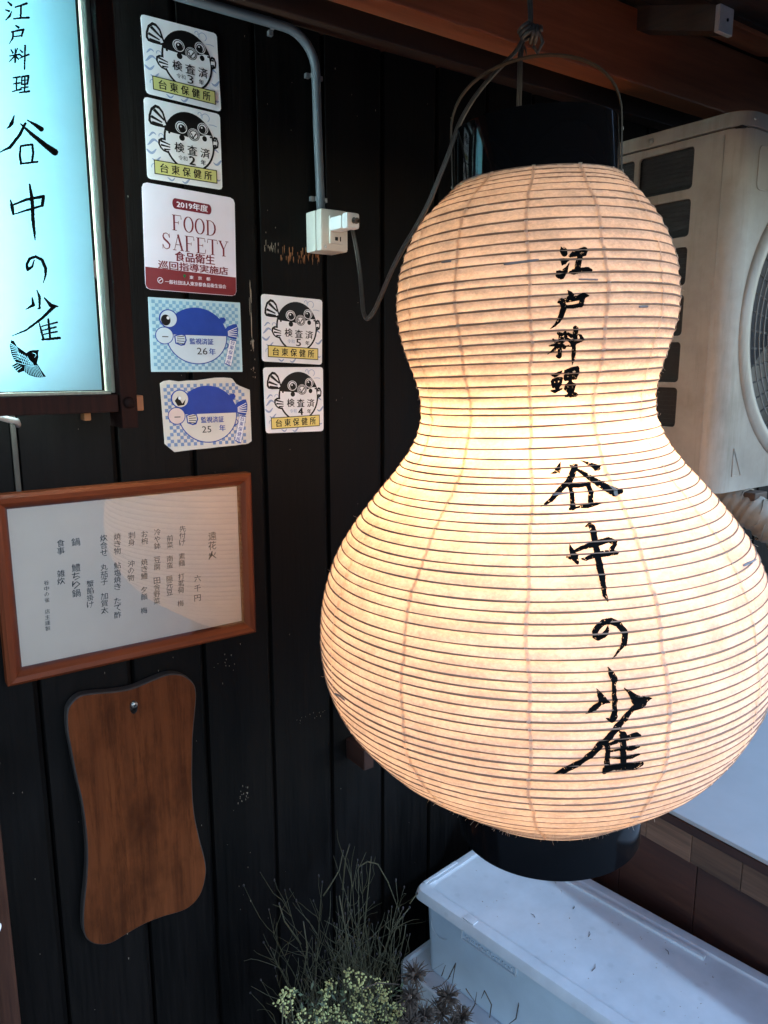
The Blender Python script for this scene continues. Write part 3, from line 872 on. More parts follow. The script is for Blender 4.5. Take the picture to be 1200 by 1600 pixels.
# ------------------------------------------------------------------ stickers on the boards
class Sticker:
    """flat print built as thin layered sheets; (x,y) in percent of the sticker, y down"""
    def __init__(s, name, label, cat, corners, group=None, kx=1.0):
        P = [onY(u, v, WALL) for u, v in corners]
        s.c = [(p[0], p[2]) for p in P]
        s.o = thing(name, label, cat, (s.c[3][0], WALL, s.c[3][1]), group)
        s.n = 0
        s.jobs = []
    def put(s, x, y, n):
        a, b = x / 100, y / 100
        (x0, z0), (x1, z1), (x2, z2), (x3, z3) = s.c
        X = (1 - b) * ((1 - a) * x0 + a * x1) + b * ((1 - a) * x3 + a * x2)
        Zz = (1 - b) * ((1 - a) * z0 + a * z1) + b * ((1 - a) * z3 + a * z2)
        return (X, WALL - .0011 - n * .00005 - s.sag(X), Zz)
    def sag(s, X):
        d = min(abs(X - q) for q in seams)
        return 0.0
    def layer(s):
        s.n += 1
        return s.n
    def poly(s, mb, pts, n=None):
        n = n or s.layer()
        mb.add([s.put(x, y, n) for x, y in pts], [tuple(range(len(pts)))])
    def fan(s, mb, cx, cy, rx, ry, a0=0, a1=360, n=None, k=40):
        n = n or s.layer()
        pts = [(cx + rx * math.cos(math.radians(a0 + (a1 - a0) * i / k)), cy + ry * math.sin(math.radians(a0 + (a1 - a0) * i / k))) for i in range(k + (0 if abs(a1 - a0) >= 360 else 1))]
        s.poly(mb, pts, n)
    def line(s, mb, pts, wd, asp=1.0, n=None, closed=False):
        """ribbon; wd in percent of the height"""
        n = n or s.layer()
        P = [np.array((x * asp, y)) for x, y in pts]
        m = len(P); vs = []
        for i in range(m):
            a = P[i - 1] if (i or closed) else P[0]
            b = P[(i + 1) % m] if (i < m - 1 or closed) else P[m - 1]
            t = (b - a) / (np.linalg.norm(b - a) + 1e-9); nr = np.array((-t[1], t[0]))
            wi = wd[i] if isinstance(wd, (list, tuple)) else wd
            for sg in (-1, 1):
                q = P[i] + nr * sg * wi / 2
                vs.append(s.put(q[0] / asp, q[1], n))
        fs = [(2 * i, 2 * i + 1, (2 * i + 3) % (2 * m), (2 * i + 2) % (2 * m)) for i in range(m if closed else m - 1)]
        mb.add(vs, fs)
    def ring(s, mb, cx, cy, rx, ry, wd, asp, a0=0, a1=360, n=None):
        k = 40
        full = abs(a1 - a0) >= 360
        pts = [(cx + rx * math.cos(math.radians(a0 + (a1 - a0) * i / k)), cy + ry * math.sin(math.radians(a0 + (a1 - a0) * i / k))) for i in range(k + (0 if full else 1))]
        s.line(mb, pts, wd, asp, n, full)
    def text(s, mb, body, x0, y0, x1, y1, bold=0.0, vertical=False, rot=0.0, asp=1.0, n=None):
        n = n or s.layer()
        c, q = math.cos(rot), math.sin(rot)
        mx, my = (x0 + x1) / 2, (y0 + y1) / 2
        def pt(a, b, e=0):
            da, db = (a - mx) * asp, b - my
            return s.put(mx + (da * c - db * q) / asp, my + da * q + db * c, n + e)
        text_in(mb, body, x0, y0, x1, y1, pt, bold, vertical)
    def backing(s, m, r=4.0, asp=1.0, torn=None, div=14):
        """rounded sheet, gridded so that it follows the board joints"""
        mb = MB()
        if torn is None:
            xs = [0, r / asp * .3, r / asp] + list(np.linspace(r / asp, 100 - r / asp, div)[1:-1]) + [100 - r / asp, 100 - r / asp * .3, 100]
            top = []; bot = []
            for x in xs:
                e = min(x, 100 - x) * asp
                dy = 0 if e >= r else r - math.sqrt(max(0, r * r - (r - e) ** 2))
                top.append((x, dy)); bot.append((x, 100 - dy))
        else:
            top, bot = torn
        k = len(top)
        vs = [s.put(x, y, 0) for x, y in top] + [s.put(x, y, 0) for x, y in bot]
        vs2 = [(x, WALL - .0004, z) for x, y, z in vs]
        fs = [(i, i + 1, k + i + 1, k + i) for i in range(k - 1)]
        rim = list(range(k)) + list(range(2 * k - 1, k - 1, -1))
        mb.add(vs + vs2, fs + [(rim[i], rim[(i + 1) % len(rim)], 2 * k + rim[(i + 1) % len(rim)], 2 * k + rim[i]) for i in range(len(rim))])
        part('backing', mb, M[m], s.o)
    def flush(s, name, mb, m):
        if name in ('fish_emblem', 'wave_print'):
            # every printed shape is a part of its own
            par = list(range(len(mb.v)))
            def find(i):
                while par[i] != i:
                    par[i] = par[par[i]]; i = par[i]
                return i
            for f in mb.f:
                for i in f[1:]: par[find(i)] = find(f[0])
            groups = {}
            for f in mb.f: groups.setdefault(find(f[0]), []).append(f)
            for fs in groups.values():
                ids = sorted({i for f in fs for i in f}); ix = {j: k for k, j in enumerate(ids)}
                q = MB(); q.v = [mb.v[i] for i in ids]; q.f = [tuple(ix[i] for i in f) for f in fs]
                part(name, q, M[m], s.o, recalc=False)
            return
        return part(name, mb, M[m], s.o, recalc=False, kind='stuff' if name == 'chequer_print' else None)

def blowfish_sticker(label, corners, year, yellow='st_yellow', bold_year=0.02, tilt=0.0, reiwa=True, worn=False):
    s = Sticker('inspection_sticker', label, 'sticker', corners, 'fish inspection stickers with a yellow band')
    A = .9
    s.backing('st_white', 4, A)
    wv = MB(); n = s.layer()
    for (x, y, sc) in ((8, 55, 1), (5, 66, 1), (12, 75, .8), (8, 45, .7), (90, 52, .8), (94, 66, .9), (92, 88, .7), (50, 97, .8), (30, 97, .7)):
        pts = [(x - 6 * sc + 14 * sc * t, y + 3 * sc * math.sin(t * 5 + x) - 3 * sc * t) for t in np.linspace(0, 1, 12)]
        s.line(wv, [(min(99, max(1, a)), b) for a, b in pts], [3.2 * sc * math.sin(math.pi * (.08 + .84 * t)) for t in np.linspace(0, 1, 12)], A, n)
    for (x, y, r) in ((80, 9, 5), (72, 6, 2.2), (20, 44, 3), (10, 84, 4)):
        s.ring(wv, x, y, r, r, .8, A, -200, 60, n)
    s.line(wv, [(84, 17), (90, 16.5), (95, 17.5)], .8, A, n)
    s.flush('wave_print', wv, 'st_wave')
    bk = MB(); wh = MB(); bk2 = MB(); wh2 = MB(); bk3 = MB()
    # tail, fins, body in outline
    tail = [(27, 23), (24, 13), (19, 7.5), (14, 6.5), (8, 12), (5, 21), (4.5, 28), (7, 32), (13, 33), (20, 33), (26, 33), (30, 31)]
    lf = [(26, 46), (20, 46), (16, 49), (15.5, 54), (18, 59), (22, 62.5), (28, 64), (33, 62), (34, 56), (30, 49)]
    rf = [(88, 35), (91, 31), (95, 32), (97, 38), (96, 45), (91, 48), (87, 46)]
    n1 = s.layer()
    for f in (tail, lf, rf): s.poly(bk, f, n1)
    s.fan(bk, 57, 45, 34, 38)
    n2 = s.layer()
    def shrink(P, d):
        c = np.mean(np.array(P), 0); return [tuple(c + (np.array(p) - c) * d) for p in P]
    for f, d in ((tail, .76), (lf, .72), (rf, .60)): s.poly(wh, shrink(f, d), n2)
    belly = [(57 + 31.4 * math.cos(math.radians(t)), 45 + 35.2 * math.sin(math.radians(t))) for t in np.linspace(-14, 194, 40)]
    belly += [(25.5, 36), (34, 37), (42, 37.5), (50, 38), (57, 39), (64, 36), (72, 34), (80, 31), (87, 31)]
    s.poly(wh, belly)
    n3 = s.layer()
    for (x0, y0, x1, y1, wd) in ((25, 24, 12, 13, 4), (22, 27, 8, 22, 3.6), (23, 30, 9, 29, 3), (31, 53, 19, 50, 2.6), (31, 56, 19, 55, 2.6), (31, 59, 23, 60, 2.4), (89, 37, 93.5, 36, 2.6), (89, 43, 93.5, 43, 3)):
        s.line(bk2, [(x0, y0), (x1, y1)], [wd * .5, wd], A, n3)
    s.fan(bk2, 30.5, 37.5, 1.5, 1.5, n=n3); s.fan(bk2, 86, 33, 1.3, 1.3, n=n3)
    s.fan(bk2, 47, 41, 3.7, 3.9, n=n3); s.fan(bk2, 77.5, 36.5, 3.2, 3.6, n=n3)
    n4 = s.layer()
    s.fan(wh2, 46.5, 28, 7.8, 7.6, n=n4); s.fan(wh2, 75.5, 24, 7.2, 7.4, n=n4); s.fan(wh2, 63, 34.5, 8.2, 8.2, n=n4)
    n5 = s.layer()
    s.ring(bk3, 46.5, 28, 6.2, 6.2, 1.0, A, n=n5); s.fan(bk3, 47.2, 29, 4.6, 4.9, n=n5)
    s.ring(bk3, 75.5, 24, 5.7, 6.0, 1.0, A, n=n5); s.fan(bk3, 75, 25, 4.3, 4.8, n=n5)
    s.ring(bk3, 63, 34.5, 7.2, 7.2, .9, A, n=n5); s.ring(bk3, 63, 34.5, 5.4, 5.4, 1.2, A, n=n5)
    s.line(bk3, [(59.5, 33), (62, 38), (66.5, 32)], 1.6, A, n5); s.line(bk3, [(60, 37), (63, 39)], 1.2, A, n5)
    wh3 = MB(); n6 = s.layer()
    s.fan(wh3, 46, 27, 1.2, 1.2, n=n6); s.fan(wh3, 74, 23, 1.1, 1.1, n=n6)
    tx = MB(); gy = MB(); n7 = s.layer()
    for ch, x in (('検', 43), ('査', 60), ('済', 77.5)):
        s.text(tx, ch, x - 6.3, 48.5 + (x - 60) * .03, x + 6.3, 61 + (x - 60) * .03, .02, n=n7)
    s.text(gy if worn else tx, '令和', 41, 64, 53, 70, .0, n=n7)
    s.text(tx, year, 55.5, 62.5, 63.5 if year != '1' else 60, 73.5, bold_year, n=n7)
    s.text(tx, '年', 71, 64.5, 78, 71.5, .02, n=n7)
    for nm, mbx, m in (('fish_emblem', bk, 'st_black'), ('fish_emblem', wh, 'st_white'), ('fish_emblem', bk2, 'st_black'), ('fish_emblem', wh2, 'st_white'), ('fish_emblem', bk3, 'st_black'), ('fish_emblem', wh3, 'st_white'), ('lettering', tx, 'st_black')):
        s.flush(nm, mbx, m)
    if worn: s.flush('lettering', gy, 'st_wave')
    n8 = s.layer(); b0 = MB(); b1 = MB(); n9 = s.layer(); b2 = MB(); n10 = s.layer()
    def bq(x0, y0, x1, y1): 
        return [(x0, y0 + (x0 - 50) * tilt), (x1, y0 + (x1 - 50) * tilt), (x1, y1 + (x1 - 50) * tilt), (x0, y1 + (x0 - 50) * tilt)]
    s.poly(b0, bq(9, 75, 93, 93), n8); s.poly(b1, bq(10.2, 76.2, 91.8, 91.8), n9)
    for k, ch in enumerate('台東保健所'):
        x = 22 + 14.6 * k
        s.text(b2, ch, x - 5.2, 78.2 + (x - 50) * tilt, x + 5.2, 89.8 + (x - 50) * tilt, .02, n=n10, rot=tilt)
    s.flush('band', b0, 'st_black'); s.flush('band', b1, yellow); s.flush('lettering', b2, 'st_black')
    return s
blowfish_sticker('topmost round fish sticker reading 3, with a faded yellow band, above the red certificate', [(219, 22), (338, 53), (345, 175), (228, 146)], '3', 'st_olive', -.01)
blowfish_sticker('round fish sticker reading bold 2, directly above the red and white certificate', [(224, 151), (343, 179), (347, 297), (230, 279)], '2', 'st_olive', .05)
blowfish_sticker('round fish sticker reading 5, upper one of the pair right of the blue stickers', [(407.5, 459), (503, 468.5), (502.5, 570), (409, 564.5)], '5', worn=True)
blowfish_sticker('round fish sticker reading bold 4, lower one of the pair right of the blue stickers', [(410.5, 574), (504, 573.5), (505, 673.5), (415, 677)], '4', bold_year=.05, tilt=-.03, worn=True)

# certificate
s = Sticker('food_safety_certificate', 'lilac and red FOOD SAFETY 2019 certificate sticker between the fish stickers', 'sticker', [(221, 284), (366, 310), (369, 463), (227, 452)])
A = .97
s.backing('st_lilac', 5, A)
b0 = MB(); n = s.layer()
pts = [(.4, 78.5), (99.6, 80.5), (99.6, 95)] + [(99.6 - 5 + 5 * math.cos(t), 94.6 + 5 * math.sin(t)) for t in np.linspace(0, math.pi / 2, 8)] + [(5.2 - 5 * math.sin(t), 94.6 + 5 * math.cos(t)) for t in np.linspace(0, math.pi / 2, 8)]
s.poly(b0, pts, n)
s.flush('red_band', b0, 'st_red')
b1 = MB(); n = s.layer(); n2 = s.layer(); n3 = s.layer()
pill = [(34 + 3.2 * -math.sin(t), 15 - 5 * math.cos(t)) for t in np.linspace(0, math.pi, 12)] + [(70 + 3.2 * math.sin(t), 15.5 + 5 * math.cos(t)) for t in np.linspace(0, math.pi, 12)]
s.poly(b1, pill, n)
# serif capitals: thick and thin strokes with serifs
def serif(ch):
    T, t, sf = 15, 5, 4
    d = {'F': [[(22, 0, T), (22, 100, T)], [(5, 2, t), (85, 2, t)], [(85, 2, 3), (88, 25, 6)], [(22, 48, t), (62, 48, t)], [(62, 38, 4), (62, 58, 4)], [(5, 98, t), (45, 98, t)]],
         'D': [[(22, 0, T), (22, 100, T)], [(5, 2, t), (50, 2, t), (75, 12, 9), (90, 34, T), (92, 55, T), (85, 76, T), (68, 92, 9), (45, 98, t), (5, 98, t)]],
         'S': [[(76, 26, 4), (68, 8, 6), (48, 1, 6), (28, 6, 8), (20, 22, 11), (30, 38, T), (60, 55, T), (78, 70, 13), (72, 90, 9), (50, 99, 6), (28, 92, 6), (18, 72, 4)], [(78, 2, 3), (77, 28, 5)], [(17, 70, 5), (16, 99, 3)]],
         'A': [[(50, 0, 5), (14, 98, 5)], [(48, 0, T), (84, 98, T)], [(28, 64, t), (70, 64, t)], [(0, 98, t), (30, 98, t)], [(66, 98, t), (100, 98, t)]],
         'E': [[(22, 0, T), (22, 100, T)], [(5, 2, t), (82, 2, t)], [(82, 2, 3), (86, 24, 6)], [(22, 48, t), (64, 48, t)], [(64, 38, 4), (64, 58, 4)], [(5, 98, t), (84, 98, t)], [(84, 98, 3), (90, 72, 6)]],
         'T': [[(50, 0, T), (50, 98, T)], [(6, 2, t), (94, 2, t)], [(6, 2, 3), (3, 26, 6)], [(94, 2, 3), (97, 26, 6)], [(32, 98, t), (68, 98, t)]],
         'Y': [[(16, 2, T), (50, 54, T)], [(86, 2, 5), (52, 54, 5)], [(50, 52, T), (50, 98, T)], [(2, 2, t), (34, 2, t)], [(70, 2, t), (99, 2, t)], [(34, 98, t), (68, 98, t)]],
         'O': [[(50 + 40 * math.cos(a), 50 + 49 * math.sin(a), 5 + 10 * abs(math.cos(a))) for a in np.linspace(0, 2 * math.pi, 33)]]}
    return d[ch]
for word, x0, wd, y0, h, sl in (('FOOD', 29.5, 11.6, 26, 15, .055), ('SAFETY', 17.5, 11.9, 44.5, 15.5, .055)):
    for k, ch in enumerate(word):
        for st in serif(ch):
            cx = x0 + k * (wd + .6)
            s.line(b1, [(cx + wd * a / 100, y0 + h * b / 100 + (cx - 50) * .01) for a, b, c in st], [c * wd / 100 * 1.05 for a, b, c in st], A, n)
s.text(b1, '食品衛生', 32, 60.5, 75.5, 70, .035, n=n)
s.text(b1, '巡回指導実施店', 14, 71, 90.5, 79, .035, n=n2)
s.flush('lettering', b1, 'st_redprint')
b2 = MB()
s.text(b2, '2019年度', 35.5, 11.8, 69, 18.4, .04, n=n2)
s.text(b2, '東　京　都', 47, 83, 70, 86.4, .02, n=n3)
s.text(b2, '一般社団法人東京都食品衛生協会', 20.5, 89, 88, 93, .02, n=n3)
s.ring(b2, 15.5, 90.3, 2.7, 2.7, .6, A, n=n3); s.line(b2, [(13.8, 91.5), (15.5, 90), (17, 89)], .8, A, n3)
s.flush('lettering', b2, 'st_lilac')
b3 = MB()
s.poly(b3, [(40, 83.2), (41.6, 82.2), (43.2, 83.2), (42.4, 85), (41.8, 85.4), (41.7, 86.6), (41.4, 86.6), (41.3, 85.4), (40.7, 85)], n3)
s.flush('leaf_mark', b3, 'st_green')

# blue chequered stickers
def blue_sticker(label, corners, number, faded, torn=None):
    s = Sticker('supervision_sticker', label, 'sticker', corners, 'blue chequered fish stickers')
    A = 1.29
    s.backing('st_cream' if faded else 'st_sky', .5, A, torn)
    ck = MB(); n = s.layer()
    nx, ny = 26, 20
    rr = random.Random(3 if faded else 4)
    for i in range(nx):
        for j in range(ny):
            if (i + j) % 2: continue
            x0, y0, x1, y1 = 3 + 94 * i / nx, 3 + 94 * j / ny, 3 + 94 * (i + 1) / nx, 3 + 94 * (j + 1) / ny
            if torn and ((x0 > 86 and y0 < 14 + (x0 - 86) * 1.0) or y0 < 6 or x1 > 96 or y1 > 93): continue
            if faded and rr.random() < .12: continue
            s.poly(ck, [(x0, y0), (x1, y0), (x1, y1), (x0, y1)], n)
    s.flush('chequer_print', ck, 'st_sun' if faded else 'st_check')
    nav = 'st_navy'; bel = 'st_cream' if faded else 'st_belly'
    a = MB(); b = MB(); c = MB(); d = MB(); e = MB()
    s.fan(a, 50, 50, 33.5, 39.5, 0, 360)
    tail = [(80, 42), (84, 35), (92, 31), (95, 31), (96.5, 38), (96, 46), (94, 53), (88, 52), (83, 49)]
    s.poly(a, tail); s.poly(a, [(72, 28), (77, 23), (81, 22), (83, 26), (80, 31)])
    s.ring(a, 81, 62, 3.2, 4, 1.2, A, -100, 100)
    n2 = s.layer()
    s.poly(b, [(50 + 32.4 * math.cos(t), 50 + 38 * math.sin(t)) for t in np.linspace(-.03, math.pi + .03, 40)], n2)
    n3 = s.layer()
    s.fan(a, 20, 27.5, 10, 12.6, n=n3); s.fan(a, 15, 50.5, 9.6, 12, n=n3)
    s.poly(a, [(25, 50), (33, 47), (37, 48), (38.5, 56), (36, 63), (32, 64), (26, 61)], n3)
    n4 = s.layer()
    s.fan(c, 20, 27.5, 8.6, 11.2, n=n4)
    s.poly(c, [(26.5, 51), (33, 49), (36.2, 50), (37, 56), (35, 61), (32, 62), (27, 59.5)], n4)
    m_ = MB(); s.fan(m_, 15, 50.5, 8.7, 10.8, n=n4)
    n5 = s.layer()
    if not faded:
        s.fan(d, 17, 29.5, 5, 7.4, n=n5)
    else:
        s.poly(d, [(14, 30), (18, 24), (22, 34), (26, 28), (24, 36), (17, 37)], n5)
    s.line(d, [(12.5, 52), (19, 52)], 1.2, A, n5)
    for k in range(4): s.line(d, [(28, 52 + 2.6 * k), (36, 50.5 + 3.6 * k)], 1.0, A, n5)
    wl = MB(); n6 = s.layer()
    s.fan(wl, 19.5, 26.5, 1.6, 2.2, n=n6)
    for k in range(5): s.line(wl, [(84.5, 42 + 1.4 * k), (95, 36 + 3.4 * k)], 1.0, A, n6)
    n7 = s.layer()
    s.text(e, '監視済証', 41.5, 53, 67.5, 61.5, .02, n=n7)
    if faded:
        s.text(d, number, 42, 66, 52.5, 75, -.005, n=n7); s.text(e, '年', 62, 65, 69, 74, .02, n=n7)
    else:
        s.text(d, number, 49, 66, 60.5, 75.5, -.005, n=n7); s.text(e, '年', 62.5, 66.5, 69.5, 76, .02, n=n7)
    # slanted name plate
    w1 = MB(); n8 = s.layer(); n9 = s.layer(); n10 = s.layer()
    q0 = [(86.5, 52.5), (94.2, 54.5), (86.6, 92.5), (79.2, 88.5)]
    cc = np.mean(np.array(q0), 0)
    f0 = MB(); s.poly(f0, q0, n8); s.poly(w1, [tuple(cc + (np.array(p) - cc) * .93) for p in q0], n9)
    f2 = MB()
    for k, ch in enumerate('台東保健所'):
        t = (k + .5) / 5
        x = (90.3) * (1 - t) + 83.0 * t; y = 54 * (1 - t) + 90 * t
        s.text(f2, ch, x - 2.4, y - 3.1, x + 2.4, y + 3.1, .01, n=n10, rot=.22, asp=A)
    for nm, mbx, m in (('fish_emblem', a, nav), ('fish_emblem', b, bel), ('fish_emblem', c, bel), ('fish_emblem', m_, 'st_pink' if faded else 'st_belly'), ('fish_emblem', d, 'st_black'),
                       ('fish_emblem', wl, 'st_white'), ('lettering', e, nav), ('name_plate', f0, nav), ('name_plate', w1, 'st_white'), ('lettering', f2, nav)):
        s.flush(nm, mbx, m)
    return s
blue_sticker('crisp blue chequered fish sticker reading 26, below the red certificate', [(231, 464), (374.5, 473), (378.5, 581), (236, 581)], '26', False)
xs = [0, 4, 10, 20, 30, 40, 50, 60, 70, 78, 80, 84, 88, 92, 96, 100]
tp = [6, 3, 2, 4, 3, 3, 1.5, 0, 0, 1, 2, 9, 12, 14, 16, 18]
bt = [88, 93, 100, 99, 98, 97.5, 97, 96, 95.5, 95, 95, 94.5, 94, 94, 93, 90]
blue_sticker('torn and faded blue chequered fish sticker reading 25, above the menu frame', [(249, 592), (389, 589), (393, 700), (258, 707)], '25', True, (list(zip(xs, tp)), list(zip(xs, bt))))
# ------------------------------------------------------------------ the gourd lantern
LO = np.array([0.62945572, 0.58599106, 0.0])
LA = np.array([-0.03442738, 0.0369959, 0.99872221])
LE1 = np.array([-0.73206255, -0.68123742, 0.0])
LE2 = np.array([0.68036695, -0.73112713, 0.05053653])
LM = np.stack([LE1, LE2, LA], 1)
PH = np.array([-.495, -.488, -.479, -.469, -.45, -.432, -.413, -.394, -.375, -.356, -.337, -.318, -.3, -.281, -.262, -.243, -.224, -.205, -.187, -.168, -.149, -.13, -.111, -.092, -.073, -.055, -.036, -.017, .002, .021, .04, .058, .077, .096, .115, .134, .153, .172, .182])
PR = np.array([.109, .119, .1315, .144, .1685, .190, .2065, .2205, .2312, .2395, .2450, .2475, .2482, .2472, .245, .241, .235, .2275, .2175, .204, .189, .1727, .1556, .1408, .1307, .1255, .1247, .1285, .1345, .1405, .1455, .147, .146, .1428, .1367, .128, .1146, .0954, .085])
_hh = np.linspace(PH[0], PH[-1], 4000)
_rr = np.interp(_hh, PH, PR)
_k = np.hanning(81); _k /= _k.sum()
_rr = np.convolve(np.pad(_rr, 40, mode='edge'), _k, 'valid')
def prof(h): return np.interp(h, _hh, _rr)
def shift(h): return np.interp(h, [-.5, -.44, -.38, -.25, -.05, .15, .185], [-.001, -.006, -.0105, -.0105, -.0085, -.0085, -.003])
RIBS = np.array([.1805, .1755, .1702, .1656, .1596, .1522, .1441, .1355, .1246, .1152, .105, .0966, .0883, .0773, .0678, .0584, .0483, .0374, .0271, .0186, .009, .0004, -.01, -.0205, -.0305, -.0406, -.0477, -.0572, -.0689, -.0775, -.0873, -.0958, -.1033, -.1091, -.1169, -.1255, -.1325, -.1394, -.1473, -.156, -.1642, -.1718, -.1801, -.1889, -.1981, -.2065, -.216, -.2247, -.2345, -.2436, -.2527, -.2616, -.2699, -.2777, -.2869, -.2961, -.3036, -.3116, -.3209, -.3291, -.3375, -.3445, -.3538, -.3648, -.3753, -.3849, -.3945, -.4065, -.4159, -.4274, -.4403, -.457, -.466, -.474, -.481, -.488])
NR = len(RIBS)
rs = np.random.RandomState(5)
RB = rs.uniform(-1, 1, (NR, 3))
def wob(i, th):
    """the ribs are hand wound: each ring wanders a little up and down"""
    g = 0.0009 if -.40 < RIBS[i] else 0.0004
    return RIBS[i] + g * (RB[i, 0] * np.sin(th + RB[i, 1] * 3) + .5 * RB[i, 1] * np.sin(3 * th + RB[i, 2] * 3)) - .0011 * np.sin(th) * (RIBS[i] > -.05)
ringz = lambda th: np.array([wob(i, th) for i in range(NR)])
def sag_depth(gap): return np.minimum(.0028, .17 * gap)
def paper_r(h, th):
    """radius of the paper at height h (arrays), sagging inwards between the ribs"""
    h = np.asarray(h, float); th = np.asarray(th, float)
    idx = np.clip(np.searchsorted(-RIBS, -h) - 1, 0, NR - 2)
    a = RIBS[idx]; b = RIBS[idx + 1]
    t = np.clip((a - h) / (a - b), 0, 1)
    gap = a - b
    wr = .00035 * np.sin(th * 41 + idx * 2.1) + .0003 * np.sin(th * 67 + idx * 1.3 + 4 * t) + .0003 * np.sin(th * 23 - idx)
    return prof(h) - (sag_depth(gap) + wr) * np.sin(np.pi * t) ** .8
lantern = thing('paper_lantern', 'large glowing gourd shaped paper lantern with black brush lettering and black rims', 'lantern', tuple(LO))
lantern.rotation_euler = Matrix(LM.tolist()).to_euler()
BASE[lantern.name] = (0, 0, 0)            # its parts are built in the lantern's own axes
NT = 208
TH = np.linspace(0, 2 * math.pi, NT, endpoint=False)
rows = []
SUB = 6
for i in range(NR - 1):
    za, zb = wob(i, TH), wob(i + 1, TH)
    a, b = RIBS[i], RIBS[i + 1]
    for k in range(SUB):
        t = k / SUB
        z = za * (1 - t) + zb * t
        wr = .00035 * np.sin(TH * 41 + i * 2.1) + .0003 * np.sin(TH * 67 + i * 1.3 + 4 * t) + .0003 * np.sin(TH * 23 - i)
        r = prof(z) - (sag_depth(a - b) + wr) * (math.sin(math.pi * t) ** .8 if 0 < t < 1 else 0)
        rows.append(np.stack([r * np.cos(TH), r * np.sin(TH) + shift(z), z], 1))
z = wob(NR - 1, TH); rows.append(np.stack([prof(z) * np.cos(TH), prof(z) * np.sin(TH) + shift(z), z], 1))
z = z * 0 - .4952; rows.append(np.stack([prof(z) * np.cos(TH), prof(z) * np.sin(TH) + shift(z), z], 1))
V = np.concatenate(rows); nr = len(rows)
mb = MB(); mb.v = V.tolist()
mb.f = [(i * NT + k, i * NT + (k + 1) % NT, (i + 1) * NT + (k + 1) % NT, (i + 1) * NT + k) for i in range(nr - 1) for k in range(NT)]
part('paper_shade', mb, M['washi'], lantern, True, recalc=False)
# bamboo ribs just under the paper skin
NTR = 88
THR = np.linspace(0, 2 * math.pi, NTR, endpoint=False)
for i in range(NR):
    z = wob(i, THR); r = prof(z)
    rad = (.00088 if i > 5 else .0006) if RIBS[i] > -.40 else .00055
    mb = MB()
    for k in range(NTR):
        for q in range(5):
            t = 2 * math.pi * q / 5
            rv = rad * (1 + .28 * math.sin(THR[k] * 3 + i * 1.7) * math.sin(THR[k] * 7 + i)); rr = r[k] + rv * math.cos(t) - rad * .3
            mb.v.append((rr * math.cos(THR[k]), rr * math.sin(THR[k]) + float(shift(z[k])), z[k] + rv * math.sin(t)))
    mb.f = [(k * 5 + q, ((k + 1) % NTR) * 5 + q, ((k + 1) % NTR) * 5 + (q + 1) % 5, k * 5 + (q + 1) % 5) for k in range(NTR) for q in range(5)]
    part('rib', mb, M['rib'], lantern, True, recalc=False)
# glued overlaps of the paper strips
for k in range(13):
    t0 = math.radians(-1.0 + k * 360 / 13)
    hs = np.linspace(.181, -.494, 400)
    mb = MB()
    ww = .0016 + .0004 * math.sin(k * 2.3)
    for j, h in enumerate(hs):
        r = float(prof(h))
        off = .0012 * math.sin(h * 37 + k) + .0010 * math.sin(h * 91 + k * 2) + .0008 * rs.uniform(-1, 1)
        for sg in (-1, 1):
            th = t0 + (off + sg * ww) / r
            rr = float(paper_r(h, th)) + .0009
            mb.v.append((rr * math.cos(th), rr * math.sin(th) + float(shift(h)), h))
    mb.f = [(2 * j, 2 * j + 1, 2 * j + 3, 2 * j + 2) for j in range(len(hs) - 1)]
    part('paper_seam', mb, M['washi2'], lantern, True, recalc=False)
# thick overlapping ends of the bamboo
def on_lantern(U, V_, lift=.0008):
    U = np.asarray(U, float); V_ = np.asarray(V_, float)
    d = FW[None] + R_[None] * ((U - 600) / FPX)[:, None] - UP[None] * ((V_ - 800) / FPX)[:, None]
    o = LM.T @ (-LO); dl = d @ LM
    t = np.full(len(U), .55)
    for _ in range(60):
        P = o + dl * t[:, None]
        h = P[:, 2]; y = P[:, 1] - shift(h)
        f = np.hypot(P[:, 0], y) - prof(np.clip(h, -.494, .181))
        t += f * .55
    P = o + dl * t[:, None]
    h = P[:, 2]; y = P[:, 1] - shift(h); th = np.arctan2(y, P[:, 0])
    r = paper_r(h, th) + lift
    return np.stack([r * np.cos(th), r * np.sin(th) + shift(h), h], 1)
for (u0, v0, u1, v1, wd) in ((787, 413, 842, 406, 4), (1000, 479, 1014, 479, 3.2), (1163, 884, 1182, 874, 4), (521, 1083, 538, 1094, 3.6), (984, 1278, 1024, 1271, 2.6), (905, 436, 935, 437, 3.0), (862, 774, 890, 770, 3.0), (690, 410, 705, 408, 3.0)):
    U = np.linspace(u0, u1, 9); Vv = np.linspace(v0, v1, 9)
    P = on_lantern(U, Vv, .0002)
    mb = MB().tube(P, [.0006 + (wd / FPX * .36 - .0006) * min(1, 3 * (1 - abs(2 * k / 8 - 1)) + .4) for k in range(9)], 6)
    part('rib_end', mb, M['ribend'], lantern, True)
